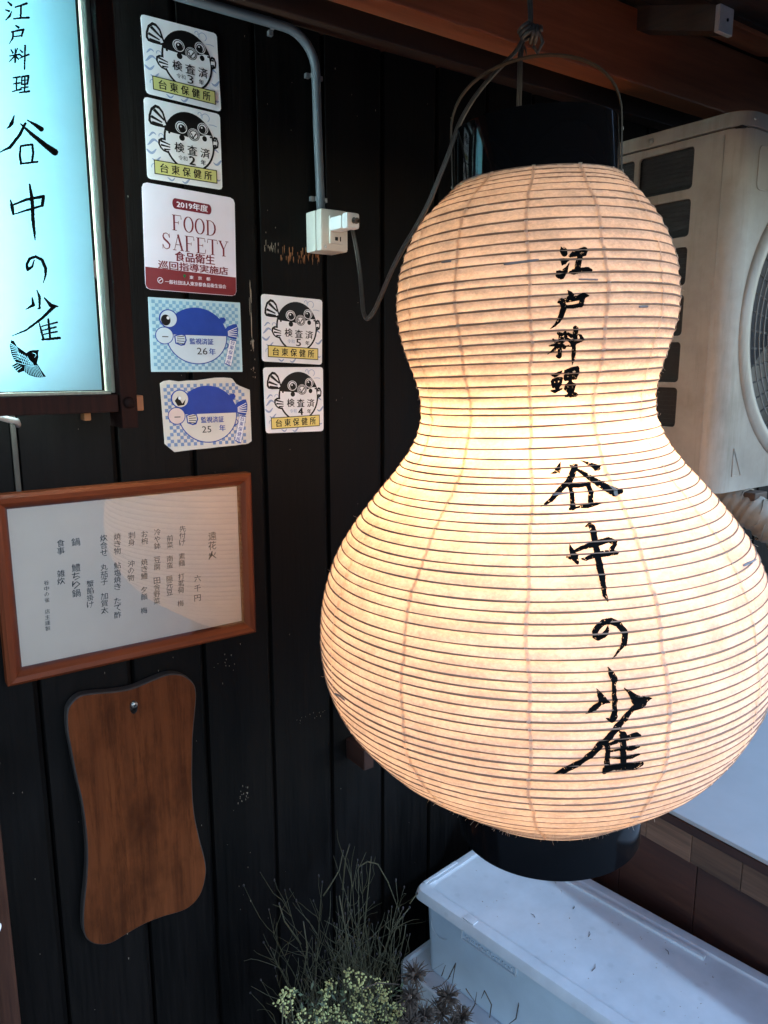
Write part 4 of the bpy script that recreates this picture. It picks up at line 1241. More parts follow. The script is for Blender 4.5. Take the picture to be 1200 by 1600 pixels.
# stray paper fibres on the bottom edge and at the waist
mb = MB()
for k in range(240):
    th = rs.uniform(-1.9, 1.9)
    h = rs.choice([rs.uniform(-.494, -.44), rs.uniform(-.494, -.47), rs.uniform(-.494, -.46), rs.uniform(-.07, .0), rs.uniform(-.4, .1)])
    r = float(prof(h)) + .0004
    L = rs.uniform(.0012, .0045) * (1.6 if rs.rand() < .07 else 1)
    e = np.array([math.cos(th), math.sin(th), -.6 if h < -.4 else rs.uniform(-.8, .6)]); e /= np.linalg.norm(e)
    p = np.array([r * math.cos(th), r * math.sin(th) + float(shift(h)), h]); q = rs.uniform(-1, 1, 3) * .45
    P = [p, p + (e + q * .4) * L * .5, p + (e + q) * L]
    mb.tube(P, .00010, 3, False)
part('paper_fibre', mb, M['washi2'], lantern, kind='stuff', recalc=False)

# brush lettering
def C1(*s): return [[(830 + x / 6, 370 + y / 6, wd / 5.2) for x, y, wd in q] for q in s]
def C2(*s): return [[(830 + x / 6, 700 + y / 6, wd / 5.2) for x, y, wd in q] for q in s]
def C3(*s): return [[(830 + x / 5.4545, 950 + y / 5.4545, wd / 4.75) for x, y, wd in q] for q in s]
CHARS = [
 C1([(280, 97, 10), (302, 130, 58), (312, 156, 54), (320, 165, 20)], [(268, 213, 12), (310, 230, 50), (352, 214, 18)], [(305, 235, 56), (293, 264, 12)], [(238, 325, 14), (268, 352, 70), (285, 372, 48), (318, 318, 46), (340, 285, 22), (362, 240, 6)],
    [(368, 178, 28), (405, 160, 50), (450, 138, 50), (500, 116, 40), (520, 128, 26), (505, 165, 30), (440, 175, 30)], [(462, 165, 46), (448, 230, 50), (434, 312, 52)], [(366, 334, 26), (400, 328, 46), (460, 315, 44), (530, 308, 50), (558, 312, 28)]),
 C1([(343, 500, 8), (366, 530, 38), (382, 548, 34), (350, 568, 22)], [(258, 612, 22), (285, 604, 44), (350, 592, 40), (440, 572, 44), (490, 552, 50), (545, 553, 6)], [(485, 570, 46), (466, 640, 40)], [(330, 660, 26), (400, 652, 34), (472, 636, 36)],
    [(288, 600, 48), (308, 660, 50), (290, 720, 46), (262, 780, 36), (225, 830, 22), (178, 864, 5)]),
 C1([(205, 962, 18), (238, 988, 28)], [(255, 905, 26), (285, 925, 46), (280, 945, 40)], [(318, 900, 30), (322, 935, 36), (305, 960, 26)], [(172, 1022, 12), (235, 1012, 28), (290, 985, 34), (335, 952, 20)], [(276, 940, 36), (270, 1030, 36), (266, 1105, 34)], [(240, 1118, 18), (262, 1118, 44), (278, 1100, 24)],
    [(262, 1015, 36), (215, 1058, 26), (156, 1098, 6)], [(285, 1008, 30), (310, 1035, 34)], [(346, 908, 24), (378, 930, 34)], [(344, 962, 26), (378, 992, 30)], [(322, 1024, 14), (375, 1022, 20), (430, 990, 26), (478, 960, 34), (470, 930, 28), (446, 912, 8)], [(418, 858, 44), (414, 930, 44), (402, 1030, 36), (396, 1130, 34), (384, 1202, 6)]),
 C1([(188, 1294, 12), (225, 1300, 36), (268, 1275, 24), (292, 1256, 8)], [(208, 1345, 26), (250, 1332, 34), (288, 1328, 26), (272, 1380, 26), (248, 1415, 30), (212, 1402, 34), (200, 1360, 28)], [(240, 1335, 26), (240, 1420, 26)], [(212, 1385, 20), (272, 1372, 18)], [(188, 1445, 14), (222, 1448, 34), (292, 1425, 12)],
    [(322, 1262, 26), (380, 1244, 38), (436, 1230, 36), (430, 1280, 34), (414, 1322, 38), (370, 1330, 30), (325, 1335, 32), (322, 1270, 26)], [(330, 1300, 16), (415, 1290, 20)], [(372, 1250, 30), (366, 1400, 34), (362, 1480, 36)], [(330, 1395, 26), (370, 1368, 32), (402, 1390, 32), (392, 1440, 32), (352, 1452, 30), (325, 1425, 26), (330, 1395, 26)], [(335, 1418, 12), (398, 1412, 14)], [(325, 1492, 20), (365, 1486, 40), (412, 1478, 40)]),
 C2([(278, 134, 6), (262, 170, 28), (246, 205, 44), (230, 228, 26), (182, 238, 4)], [(268, 200, 20), (262, 236, 8)], [(470, 117, 6), (540, 146, 26), (590, 172, 44), (628, 185, 50), (600, 205, 20)], [(360, 162, 6), (395, 178, 36), (430, 160, 16)],
    [(408, 175, 48), (385, 245, 56), (352, 318, 58), (300, 362, 48), (235, 430, 44), (190, 485, 38), (140, 520, 24), (86, 547, 4)], [(412, 190, 16), (480, 230, 34), (555, 282, 46), (650, 340, 58), (720, 380, 64), (790, 415, 78), (838, 408, 44)],
    [(368, 360, 32), (382, 430, 38), (388, 510, 42), (390, 560, 46)], [(360, 354, 40), (450, 352, 36), (545, 338, 28)], [(535, 340, 40), (560, 420, 42), (558, 518, 44)], [(366, 572, 24), (440, 556, 20), (530, 542, 40), (610, 522, 28), (662, 512, 8)]),
 C2([(512, 735, 14), (548, 718, 34), (575, 745, 54), (590, 820, 54), (606, 900, 52), (622, 1000, 54), (640, 1100, 56), (664, 1200, 54), (680, 1310, 42), (696, 1385, 40), (722, 1444, 5)], [(358, 900, 5), (378, 955, 36), (405, 1020, 66), (432, 1075, 30)], [(332, 1022, 14), (370, 1030, 34)],
    [(410, 972, 22), (480, 935, 38), (560, 908, 50), (640, 888, 52), (725, 860, 44), (778, 884, 50), (786, 910, 40), (760, 950, 40), (756, 985, 42)], [(475, 1040, 14), (510, 1040, 34), (600, 1004, 50), (700, 988, 52), (800, 984, 34)]),
 C3([(655, 148, 6), (652, 188, 28), (618, 235, 44), (575, 258, 48), (545, 245, 40), (545, 205, 44), (568, 165, 50), (615, 122, 46), (680, 112, 50), (742, 138, 46), (792, 195, 48), (802, 240, 44), (792, 300, 42), (762, 350, 26), (725, 400, 12), (686, 432, 3)]),
 C3([(658, 508, 8), (682, 555, 42), (708, 605, 52), (705, 640, 34), (706, 720, 34), (714, 795, 42), (712, 860, 36), (710, 925, 52), (690, 958, 40), (642, 945, 6)], [(560, 690, 4), (588, 745, 44), (612, 790, 66), (668, 806, 16)], [(606, 802, 34), (555, 845, 40), (512, 876, 36), (462, 906, 3)], [(796, 686, 8), (850, 730, 36), (896, 785, 76), (950, 795, 80), (1000, 778, 36), (1036, 772, 8)],
    [(925, 830, 56), (868, 858, 42), (820, 915, 42), (770, 975, 48), (715, 1045, 50), (660, 1110, 42), (590, 1165, 52), (530, 1235, 46), (440, 1305, 40), (340, 1358, 44), (280, 1382, 48), (232, 1396, 20), (186, 1413, 4)]),
 C3([(605, 1135, 20), (645, 1165, 44), (655, 1220, 38), (650, 1280, 42), (648, 1345, 44), (625, 1400, 38)], [(612, 1402, 20), (690, 1358, 44), (790, 1350, 54), (880, 1345, 52), (935, 1325, 40)], [(650, 1168, 20), (730, 1138, 38), (820, 1112, 44), (900, 1085, 46), (922, 1085, 24)], [(655, 1228, 14), (780, 1202, 30), (860, 1195, 38), (912, 1180, 26)],
    [(655, 1282, 8), (790, 1278, 26), (860, 1268, 34), (916, 1248, 20)], [(755, 1052, 14), (785, 1085, 58), (788, 1150, 48), (785, 1250, 46), (785, 1340, 46)]),
]
for k, st in enumerate(CHARS):
    part('character', ink_cells(st, .62, on_lantern, 40 + k, .32, .06 if k > 3 else .02), M['ink'], lantern, recalc=False)

# black lacquered rims, handle, bulb
TR, BR = .0835, .1058
def rim_part(name, r, h0, h1, dy=0.0, m='lacquer'):
    t = .0022
    pr = [(r, h0), (r, h1 - .0012), (r - .0006, h1), (r - t, h1), (r - t, h0)]
    return part(name, MB().lathe(pr, 96, Matrix.Translation((0, dy, 0)), closed=True), M[m], lantern, 'auto')
rim_part('top_rim', TR, .168, .2345, -.005)
rim_part('bottom_rim', BR, -.5466, -.4935, m='lacquer_dull')
mb = MB().lathe([(0, -.5435), (BR - .0023, -.5435), (BR - .0023, -.5410), (0, -.5410)], 64)
part('base_plate', mb, M['lacquer'], lantern, 'auto')
def strap(path, wd, th_, side):
    """flat bent strip following (y,z) path in the lantern's own axes; wd along x"""
    mb = MB(); n = len(path)
    for i, (y, z) in enumerate(path):
        a = np.array(path[max(0, i - 1)]); b = np.array(path[min(n - 1, i + 1)])
        t = (b - a) / np.linalg.norm(b - a); nr = np.array((-t[1], t[0]))
        tw = .0018 * math.sin(i * .35)
        for (sx, sn) in ((-1, -1), (1, -1), (1, 1), (-1, 1)):
            mb.v.append((side + tw + sx * wd / 2, y + nr[0] * sn * th_ / 2, z + nr[1] * sn * th_ / 2))
    mb.f = [(4 * i + k, 4 * i + (k + 1) % 4, 4 * i + 4 + (k + 1) % 4, 4 * i + 4 + k) for i in range(n - 1) for k in range(4)] + [(3, 2, 1, 0), tuple(4 * (n - 1) + k for k in range(4))]
    return mb
path = [(-.0852, .178), (-.0852, .20), (-.0852, .235)]
for k in range(1, 25):
    t = math.pi * k / 25
    path.append((-.0852 * math.cos(t), .235 + .068 * math.sin(t) ** .85))
path += [(.0852, .235), (.0852, .20), (.0852, .178)]
part('handle', strap([(y - .005, z) for y, z in path], .0066, .0014, .004), M['band'], lantern, 'auto')
mb = MB()
for sg in (-1, 1):
    for hz_ in (.186, .226):
        mb.lathe([(0, .0012), (.0016, .0008), (.002, 0), (0, 0)], 10, Matrix.Translation((.004, sg * .0861 - .005, hz_)) @ Matrix.Rotation(-sg * math.pi / 2, 4, 'X'))
part('rivet', mb, M['screw'], lantern, True)
pr = [(0, -.195), (.018, -.191), (.028, -.178), (.031, -.160), (.029, -.141), (.022, -.121), (.015, -.098), (.013, -.075), (0, -.075)]
bulb = part('bulb', MB().lathe(pr, 24), M['bulb'], lantern, True)
part('bulb_socket', MB().lathe([(0, -.0745), (.0145, -.0745), (.016, -.060), (.016, .01), (.008, .02), (0, .02)], 20), M['ivory'], lantern, 'auto')

# ------------------------------------------------------------------ the power cord: plug, sag, knot under the roof, down into the lantern
cord = thing('power_cord', 'grey brown twin power cord looping from the outlet up to a knot above the lantern', 'cord', (.595, .95, .18))
def twin(pts, r=.00145, sep=.0027, nm='cable', par=None, sub=6, twist=0.0):
    P = [np.array(p, float) for p in pts]
    out = []
    for i in range(len(P) - 1):
        p0, p1, p2, p3 = P[max(0, i - 1)], P[i], P[i + 1], P[min(len(P) - 1, i + 2)]
        for k in range(sub):
            t = k / sub
            out.append(.5 * (2 * p1 + (p2 - p0) * t + (2 * p0 - 5 * p1 + 4 * p2 - p3) * t * t + (3 * p1 - p0 - 3 * p2 + p3) * t ** 3))
    out.append(P[-1])
    mb = MB(); A_, B_l = [], []
    for i, p in enumerate(out):
        d = out[min(i + 1, len(out) - 1)] - out[max(i - 1, 0)]
        d = d / (np.linalg.norm(d) + 1e-9)
        s = np.cross(d, p / np.linalg.norm(p)); s /= (np.linalg.norm(s) + 1e-9)
        f_ = np.cross(s, d)
        a = twist * i / len(out)
        s = s * math.cos(a) + f_ * math.sin(a)
        A_.append(p + s * sep / 2); B_l.append(p - s * sep / 2)
    mb.tube(A_, r, 8); mb.tube(B_l, r, 8)
    mb.tube([(a + b) / 2 for a, b in zip(A_, B_l)], r * .62, 6)
    return part(nm, mb, M['cord'], par or cord, True)
KN = far(824, 52, .80)
pl0 = far(549, 350, 1.075)
twin([pl0, far(556, 385, 1.055), far(562, 425, 1.03), far(566, 470, 1.00), far(568, 488, .985), far(574, 498, .97), far(585, 485, .955), far(597, 458, .92), far(611, 425, .88), far(627, 393, .845), far(651, 353, .805), far(671, 315, .785), far(687, 275, .775), far(703, 235, .77), far(717, 195, .77), far(736, 160, .772), far(757, 132, .783), (far(784, 103, .79)), far(806, 80, .795), far(816, 62, .80)], twist=1.2)
twin([far(816, 66, .80), far(813, 90, .80), far(812, 130, .797), far(811, 180, .80), LO + LM @ np.array([0, -.02, .16]), LO + LM @ np.array([0, -.004, .08]), LO + LM @ np.array([0, 0, .012])], twist=.3)
# knot
mb = MB()
import itertools
def loop3(c, ax, r1, r2, turns, rad, n=60, rise=.012):
    ax = np.array(ax, float); ax /= np.linalg.norm(ax)
    u = np.cross(ax, (0, 1, .3)); u /= np.linalg.norm(u); v = np.cross(ax, u)
    return [c + u * r1 * math.cos(2 * math.pi * turns * k / n) + v * r2 * math.sin(2 * math.pi * turns * k / n) + ax * (k / n - .5) * rise for k in range(n + 1)]
dirr = R_ * .55 - Z_ * 1.0
mb.tube(loop3(far(822, 50, .795), dirr, .0060, .0066, 3.2, .0018, 70, .013), .0019, 7)
mb.tube(loop3(far(836, 54, .80), R_ * 1.0 - Z_ * .2, .0078, .0105, 2.2, .0018, 60, .009), .0019, 7)
mb.tube([far(815, 62, .80), far(820, 52, .792), far(830, 44, .79), far(842, 50, .792), far(848, 66, .796), far(841, 82, .80), far(833, 72, .80)], .0019, 7)
mb.tube([far(835, 75, .80), far(839, 84, .80), far(843, 90, .80)], [.0012, .0008, .0003], 5)
mb.tube([far(818, 70, .80), far(822, 80, .80), far(823, 87, .80)], [.0012, .0008, .0003], 5)
part('knot', mb, M['cord'], cord, True)
topk = far(829, -18, .80)
twin([far(829, 48, .80), far(829, 20, .80), far(828, -4, .80), topk, topk + np.array([.004, .01, .024]), np.array([topk[0] + .004, topk[1] + .012, deckz(topk[1] + .012) - .003])], twist=.4)
# plug
d = np.array([0, -1.0, 0])
px, pz = .5985, .1875
pts = [(px, .9535, pz), (px, .949, pz), (px, .930, pz + .0005), (px, .918, pz + .001), (px + .001, .913, pz + .001)]
def rr_box(x0, x1, y0, y1, z0, z1, bev): return MB().box(x0, x1, y0, y1, z0, z1, bev)
mb = rr_box(px - .0115, px + .0115, .921, .9525, pz - .0095, pz + .0095, .006)
mb.box(px - .0105, px + .0105, .9065, .9205, pz - .0105, pz + .0105, .004)
part('plug', mb, M['whiteplastic'], cord, 'auto')
mb = MB().tube([(px, .9055, pz), (px + .001, .900, pz - .001), tuple((pl0 + np.array([px, .90, pz])) / 2), tuple(pl0)], [.0042, .004, .0032, .0028], 10)
part('strain_relief', mb, M['cord'], cord, True)
# ------------------------------------------------------------------ air conditioner outdoor unit
AX, AY0, AY1, AZ0, AZ1 = 1.05, .628, .905, -.192, .338
AX1 = 1.83
ac = thing('air_conditioner', 'old beige outdoor air conditioner unit with round fan grille on the right edge', 'air conditioner', ((AX + AX1) / 2, (AY0 + AY1) / 2, AZ0))
def rounded_plan(x0, x1, y0, y1, r, n=7):
    P = []
    for (cx, cy, a0) in ((x0 + r, y0 + r, 180), (x1 - r, y0 + r, 270), (x1 - .008, y1 - .008, 0), (x0 + .008, y1 - .008, 90)):
        rr = r if cy < (y0 + y1) / 2 else .008
        for k in range(n + 1):
            a = math.radians(a0 + 90 * k / n)
            P.append((cx + rr * math.cos(a), cy + rr * math.sin(a)))
    return P
# left side with its openings: a sheet with holes built from strips
Zr = [(.248, .306), (.182, .235), (.113, .168), (.040, .100), (-.029, .031), (-.097, -.037)]
Yc_ = [(.701, .795), (.803, .890)]
bm = bmesh.new()
def ring_edges(pts):
    vs = [bm.verts.new(p) for p in pts]
    return [bm.edges.new((vs[i], vs[(i + 1) % len(vs)])) for i in range(len(vs))]
es = ring_edges([(AX, AY0 + .030, AZ0), (AX, AY1 - .008, AZ0), (AX, AY1 - .008, .3165), (AX, AY0 + .030, .3165)])
holes = []
for z0, z1 in Zr:
    for y0, y1 in Yc_:
        r = .006; H = []
        for (cy, cz, a0) in ((y1 - r, z1 - r, 0), (y0 + r, z1 - r, 90), (y0 + r, z0 + r, 180), (y1 - r, z0 + r, 270)):
            for k in range(4):
                a = math.radians(a0 + 30 * k)
                H.append((AX, cy + r * math.cos(a), cz + r * math.sin(a)))
        holes.append(H)
        es += ring_edges(H)
bmesh.ops.triangle_fill(bm, use_beauty=True, edges=es)
bm.verts.index_update()
mb = MB().add([tuple(v.co) for v in bm.verts], [tuple(v.index for v in f.verts) for f in bm.faces])
bm.free()
for H in holes:                                    # turned-in lips
    n = len(H)
    mb.add(H + [(AX + .004, y, z) for _, y, z in H], [(i, (i + 1) % n, n + (i + 1) % n, n + i) for i in range(n)])
part('side_panel', mb, M['ac'], ac)
part('coil', MB().box(AX + .010, AX + .03, AY0 + .05, AY1 - .01, AZ0 + .02, .315), M['grille_dark'], ac)
mb = MB()
for k in range(60):
    z = -.10 + .41 * k / 60
    mb.box(AX + .0085, AX + .0098, .70, .892, z, z + .0012)
part('coil_fin', mb, M['grille_dark'], ac, kind='stuff')
# front, rounded corner, top cover
r = .030; n = 9
plan = [(AX, AY0 + r)] + [(AX + r - r * math.cos(math.radians(90 * k / n)), AY0 + r - r * math.sin(math.radians(90 * k / n))) for k in range(1, n + 1)]
FCX, FCZ, FR = 1.306, .055, .222
m = len(plan)
mb = MB().add([(x, y, AZ0) for x, y in plan] + [(x, y, .3165) for x, y in plan], [(i, i + 1, m + i + 1, m + i) for i in range(m - 1)])
part('corner_panel', mb, M['ac'], ac, True)
bm = bmesh.new()
es = ring_edges([(AX + r, AY0, AZ0), (AX1, AY0, AZ0), (AX1, AY0, .3165), (AX + r, AY0, .3165)])
circ = [(FCX + (FR + .004) * math.cos(t), AY0, FCZ + (FR + .004) * math.sin(t)) for t in np.linspace(0, 2 * math.pi, 65)[:-1]]
es += ring_edges(circ)
bmesh.ops.triangle_fill(bm, use_beauty=True, edges=es)
bm.verts.index_update()
mb = MB().add([tuple(v.co) for v in bm.verts], [tuple(v.index for v in f.verts) for f in bm.faces]); bm.free()
circ2 = [(x, AY0 + .06, z) for x, _, z in circ]
mb.add(circ + circ2, [(i, (i + 1) % 64, 64 + (i + 1) % 64, 64 + i) for i in range(64)] + [tuple(range(64, 128))])
part('front_panel', mb, M['ac'], ac)
mb = MB()                                           # back, right and bottom
mb.quad((AX, AY1 - .008, AZ0), (AX1, AY1 - .008, AZ0), (AX1, AY1 - .008, .3165), (AX, AY1 - .008, .3165))
mb.quad((AX1, AY0, AZ0), (AX1, AY1 - .008, AZ0), (AX1, AY1 - .008, .3165), (AX1, AY0, .3165))
mb.quad((AX, AY0 + .03, AZ0), (AX, AY1 - .008, AZ0), (AX1, AY1 - .008, AZ0), (AX1, AY0 + .03, AZ0))
mb.quad((AX + .02, AY0 + .004, AZ0), (AX1, AY0 + .004, AZ0), (AX1, AY0 + .031, AZ0), (AX + .02, AY0 + .031, AZ0))
part('casing', mb, M['ac'], ac)
pt = rounded_plan(AX - .003, AX1 + .003, AY0 - .003, AY1, .033)
pi = rounded_plan(AX + .004, AX1 - .004, AY0 + .004, AY1 - .006, .03)
n = len(pt)
mb = MB().add([(x, y, .3185) for x, y in pt] + [(x, y, .333) for x, y in pt] + [(x * .998 + .0028, y * .996 + .003, .3375) for x, y in pt],
              [(a * n + i, a * n + (i + 1) % n, (a + 1) * n + (i + 1) % n, (a + 1) * n + i) for a in (0, 1) for i in range(n)] + [tuple(2 * n + i for i in range(n)), tuple(range(n - 1, -1, -1))])
part('top_cover', mb, M['ac'], ac, 'auto')
mb = MB().box(AX + .004, AX1 - .004, AY0 + .005, AY1 - .012, .3158, .3188)
part('gap_shadow_strip', mb, M['darkhole'], ac)
part('cover_screw', MB().lathe([(0, .0016), (.003, .0014), (.0042, .0), (0, 0)], 14, Matrix.Translation((AX - .0032, .773, .3265)) @ Matrix.Rotation(-math.pi / 2, 4, 'Y')), M['screw'], ac, True)
part('cover_screw', MB().lathe([(0, .0012), (.0016, .001), (.002, .0), (0, 0)], 10, Matrix.Translation((AX + .02, AY0 - .0032, .327)) @ Matrix.Rotation(math.pi / 2, 4, 'X')), M['screw'], ac, True)
part('vertical_crease', MB().tube([(AX + .0005, AY0 + .0275, .31), (AX + .0005, AY0 + .0275, AZ0 + .01)], .0009, 6), M['ac'], ac, True)
# pressed ribs on the front panel
def emboss(pts, closed=True):
    P = [(x, AY0 - .0004, z) for x, z in pts]
    if closed: P.append(P[0])
    return MB().tube(P, .0011, 6)
def rrect(x0, x1, z0, z1, r=.008):
    P = []
    for (cx, cz, a0) in ((x1 - r, z1 - r, 0), (x0 + r, z1 - r, 90), (x0 + r, z0 + r, 180), (x1 - r, z0 + r, 270)):
        for k in range(4):
            a = math.radians(a0 + 30 * k); P.append((cx + r * math.cos(a), cz + r * math.sin(a)))
    return P
part('pressed_rib', emboss(rrect(1.093, 1.128, .240, .298)), M['ac'], ac, True)
part('pressed_rib', emboss([(1.0935, -.126), (1.118, -.168), (1.0935, -.168)]), M['ac'], ac, True)
# fan guard
fy = lambda x, y, z: Matrix.Translation((x, y, z)) @ Matrix.Rotation(math.pi / 2, 4, 'X')
mb = MB().lathe([(FR + .003, -.004), (FR + .003, .0015), (FR - .001, .004), (FR - .010, .0052), (FR - .020, .004), (FR - .024, .001), (FR - .026, -.010)], 96, fy(FCX, AY0, FCZ))
part('guard_ring', mb, M['ac'], ac, True)
for k in range(15):
    rr_ = FR - .036 - .0112 * k
    y = -.004 + .010 * math.sqrt(max(0, 1 - (rr_ / FR) ** 2))
    P = [(FCX + rr_ * math.cos(t), AY0 - y, FCZ + rr_ * math.sin(t)) for t in np.linspace(0, 2 * math.pi, 73)]
    part('guard_wire', MB().tube(P, .0011, 5, False), M['grille_wire'], ac, True)
for k in range(44):
    t = 2 * math.pi * k / 44
    P = []
    for q_ in np.linspace(.03, FR - .024, 7):
        y = -.0065 + .010 * math.sqrt(max(0, 1 - (q_ / FR) ** 2)) - (.004 if q_ > FR - .03 else 0)
        tt = t + .25 * (1 - q_ / FR)
        P.append((FCX + q_ * math.cos(tt), AY0 - y, FCZ + q_ * math.sin(tt)))
    part('guard_spoke', MB().tube(P, .0016, 5), M['grille_wire'], ac, True)
part('guard_hub', MB().lathe([(0, .012), (.028, .010), (.034, .004), (.034, -.004), (0, -.004)], 32, fy(FCX, AY0, FCZ)), M['ac'], ac, 'auto')
for k in range(3):
    mb = MB(); t0 = 2 * math.pi * k / 3 + .4
    for i in range(9):
        for j in range(7):
            q_ = .035 + (FR - .065) * j / 6; tt = t0 + 1.5 * i / 8 * (.6 + .4 * q_ / FR)
            mb.v.append((FCX + q_ * math.cos(tt), AY0 + .012 + .035 * (i / 8), FCZ + q_ * math.sin(tt)))
    mb.f = [(i * 7 + j, i * 7 + j + 1, (i + 1) * 7 + j + 1, (i + 1) * 7 + j) for i in range(8) for j in range(6)]
    part('fan_blade', mb, M['blade'], ac, True)
for x in (1.13, 1.70):
    mb = MB().box(x, x + .035, AY0 - .02, WALL - .0008, AZ0 - .034, AZ0 - .003, .002)
    mb.box(x + .0005, x + .0345, WALL - .006, WALL - .0006, AZ0 - .30, AZ0 - .036, .001)
    part('mounting_bracket', mb, M['rafter'], ac)

# wrapped pipes below the unit
pipe = thing('wrapped_pipe', 'beige tape wrapped pipe bundle under the lower left corner of the air conditioner', 'pipe', tuple(onY(1175, 800, .60)))
ctr = [onY(1096, 752, .70), onY(1130, 772, .665), onY(1160, 790, .635), onY(1185, 806, .61), onY(1215, 830, .585), onY(1260, 872, .56), onY(1320, 940, .54)]
mb = MB(); P = []; rr_ = []
for i in range(len(ctr) - 1):
    for k in range(8):
        P.append(ctr[i] * (1 - k / 8) + ctr[i + 1] * k / 8)
for i in range(len(P)):
    rr_.append(.0265 + .0016 * math.sin(i * 1.9) + .001 * math.sin(i * .7))
mb.tube(P, rr_, 20)
part('insulation', mb, M['wrap'], pipe, True)
for i in range(2, len(P) - 2, 4):
    a = P[i]; dd = (P[i + 1] - P[i - 1]); dd /= np.linalg.norm(dd)
    u_ = np.cross(dd, (0, 0, 1)); u_ /= np.linalg.norm(u_); v_ = np.cross(dd, u_)
    ring = [a + (u_ * math.cos(t) + v_ * math.sin(t)) * (rr_[i] + .0012) + dd * .020 * (t / (2 * math.pi) - .5) + dd * .004 * math.sin(3 * t + i) for t in np.linspace(0, 2 * math.pi * .93, 24)]
    part('tape_edge', MB().tube(ring, [.0006 + .0010 * math.sin(math.pi * k / 23) for k in range(24)], 5), M['wrap'], pipe, True)

# ------------------------------------------------------------------ bench on the right
bench = thing('wooden_bench', 'dark brown wooden bench with a pale worn top below the air conditioner', 'bench', (1.3, .5, -EYE))
BX, BT = 1.0, -.684
part('top', MB().box(BX - .004, 1.62, .02, .94, BT - .007, BT, .0015), M['bench_top'], bench)
part('edge_strip', MB().box(BX - .007, BX + .016, .018, .942, BT - .0215, BT - .0075, .001), M['bench'], bench)
ys = [.02, .115, .265, .325, .43, .505, .585, .665, .80, .942]
for k in range(len(ys) - 1):
    part('rail_block', MB().box(BX - .003 + rnd.uniform(-.0012, .0012), BX + .03, ys[k] + .0004, ys[k + 1] - .0004, BT - .070, BT - .0222, .0012), M['benchrail'], bench)
ys = [.02, .16, .30, .44, .58, .72, .86, .94]
for k in range(len(ys) - 1):
    part('panel_board', MB().box(BX + .010, BX + .024, ys[k] + .0007, ys[k + 1] - .0007, -EYE + .001, BT - .0705, .0012), M['bench'], bench)
for x, y in ((1.57, .06), (1.57, .9)):
    part('leg', MB().box(x - .025, x + .025, y - .025, y + .025, -EYE + .001, BT - .0075, .002), M['bench'], bench)

# ------------------------------------------------------------------ storage boxes
LZ = -.85
ang = math.radians(-7.6)
ca, sa = math.cos(ang), math.sin(ang)
ox, oy = onZ(645, 1385, LZ)[:2]
def lid_mtx(z): return Matrix.Translation((ox, oy, z)) @ Matrix.Rotation(-ang, 4, 'Z') @ Matrix.Scale(-1, 4, (0, 1, 0))
# local axes: x to the right along the wall, y away from the wall towards the street
def rplan(x0, x1, y0, y1, r, n=6):
    P = []
    for (cx, cy, a0) in ((x1 - r, y1 - r, 0), (x0 + r, y1 - r, 90), (x0 + r, y0 + r, 180), (x1 - r, y0 + r, 270)):
        for k in range(n + 1):
            a = math.radians(a0 + 90 * k / n); P.append((cx + r * math.cos(a), cy + r * math.sin(a)))
    return P
def stack_loops(loops, mtx, close_top=True, close_bot=True):
    n = len(loops[0][0]); vs = []
    for P, z in loops:
        vs += [(x, y, z) for x, y in P]
    fs = [(a * n + i, a * n + (i + 1) % n, (a + 1) * n + (i + 1) % n, (a + 1) * n + i) for a in range(len(loops) - 1) for i in range(n)]
    if close_bot: fs.append(tuple(range(n - 1, -1, -1)))
    if close_top: fs.append(tuple((len(loops) - 1) * n + i for i in range(n)))
    return MB().add([tuple(mtx @ Vector(p)) for p in vs], fs)
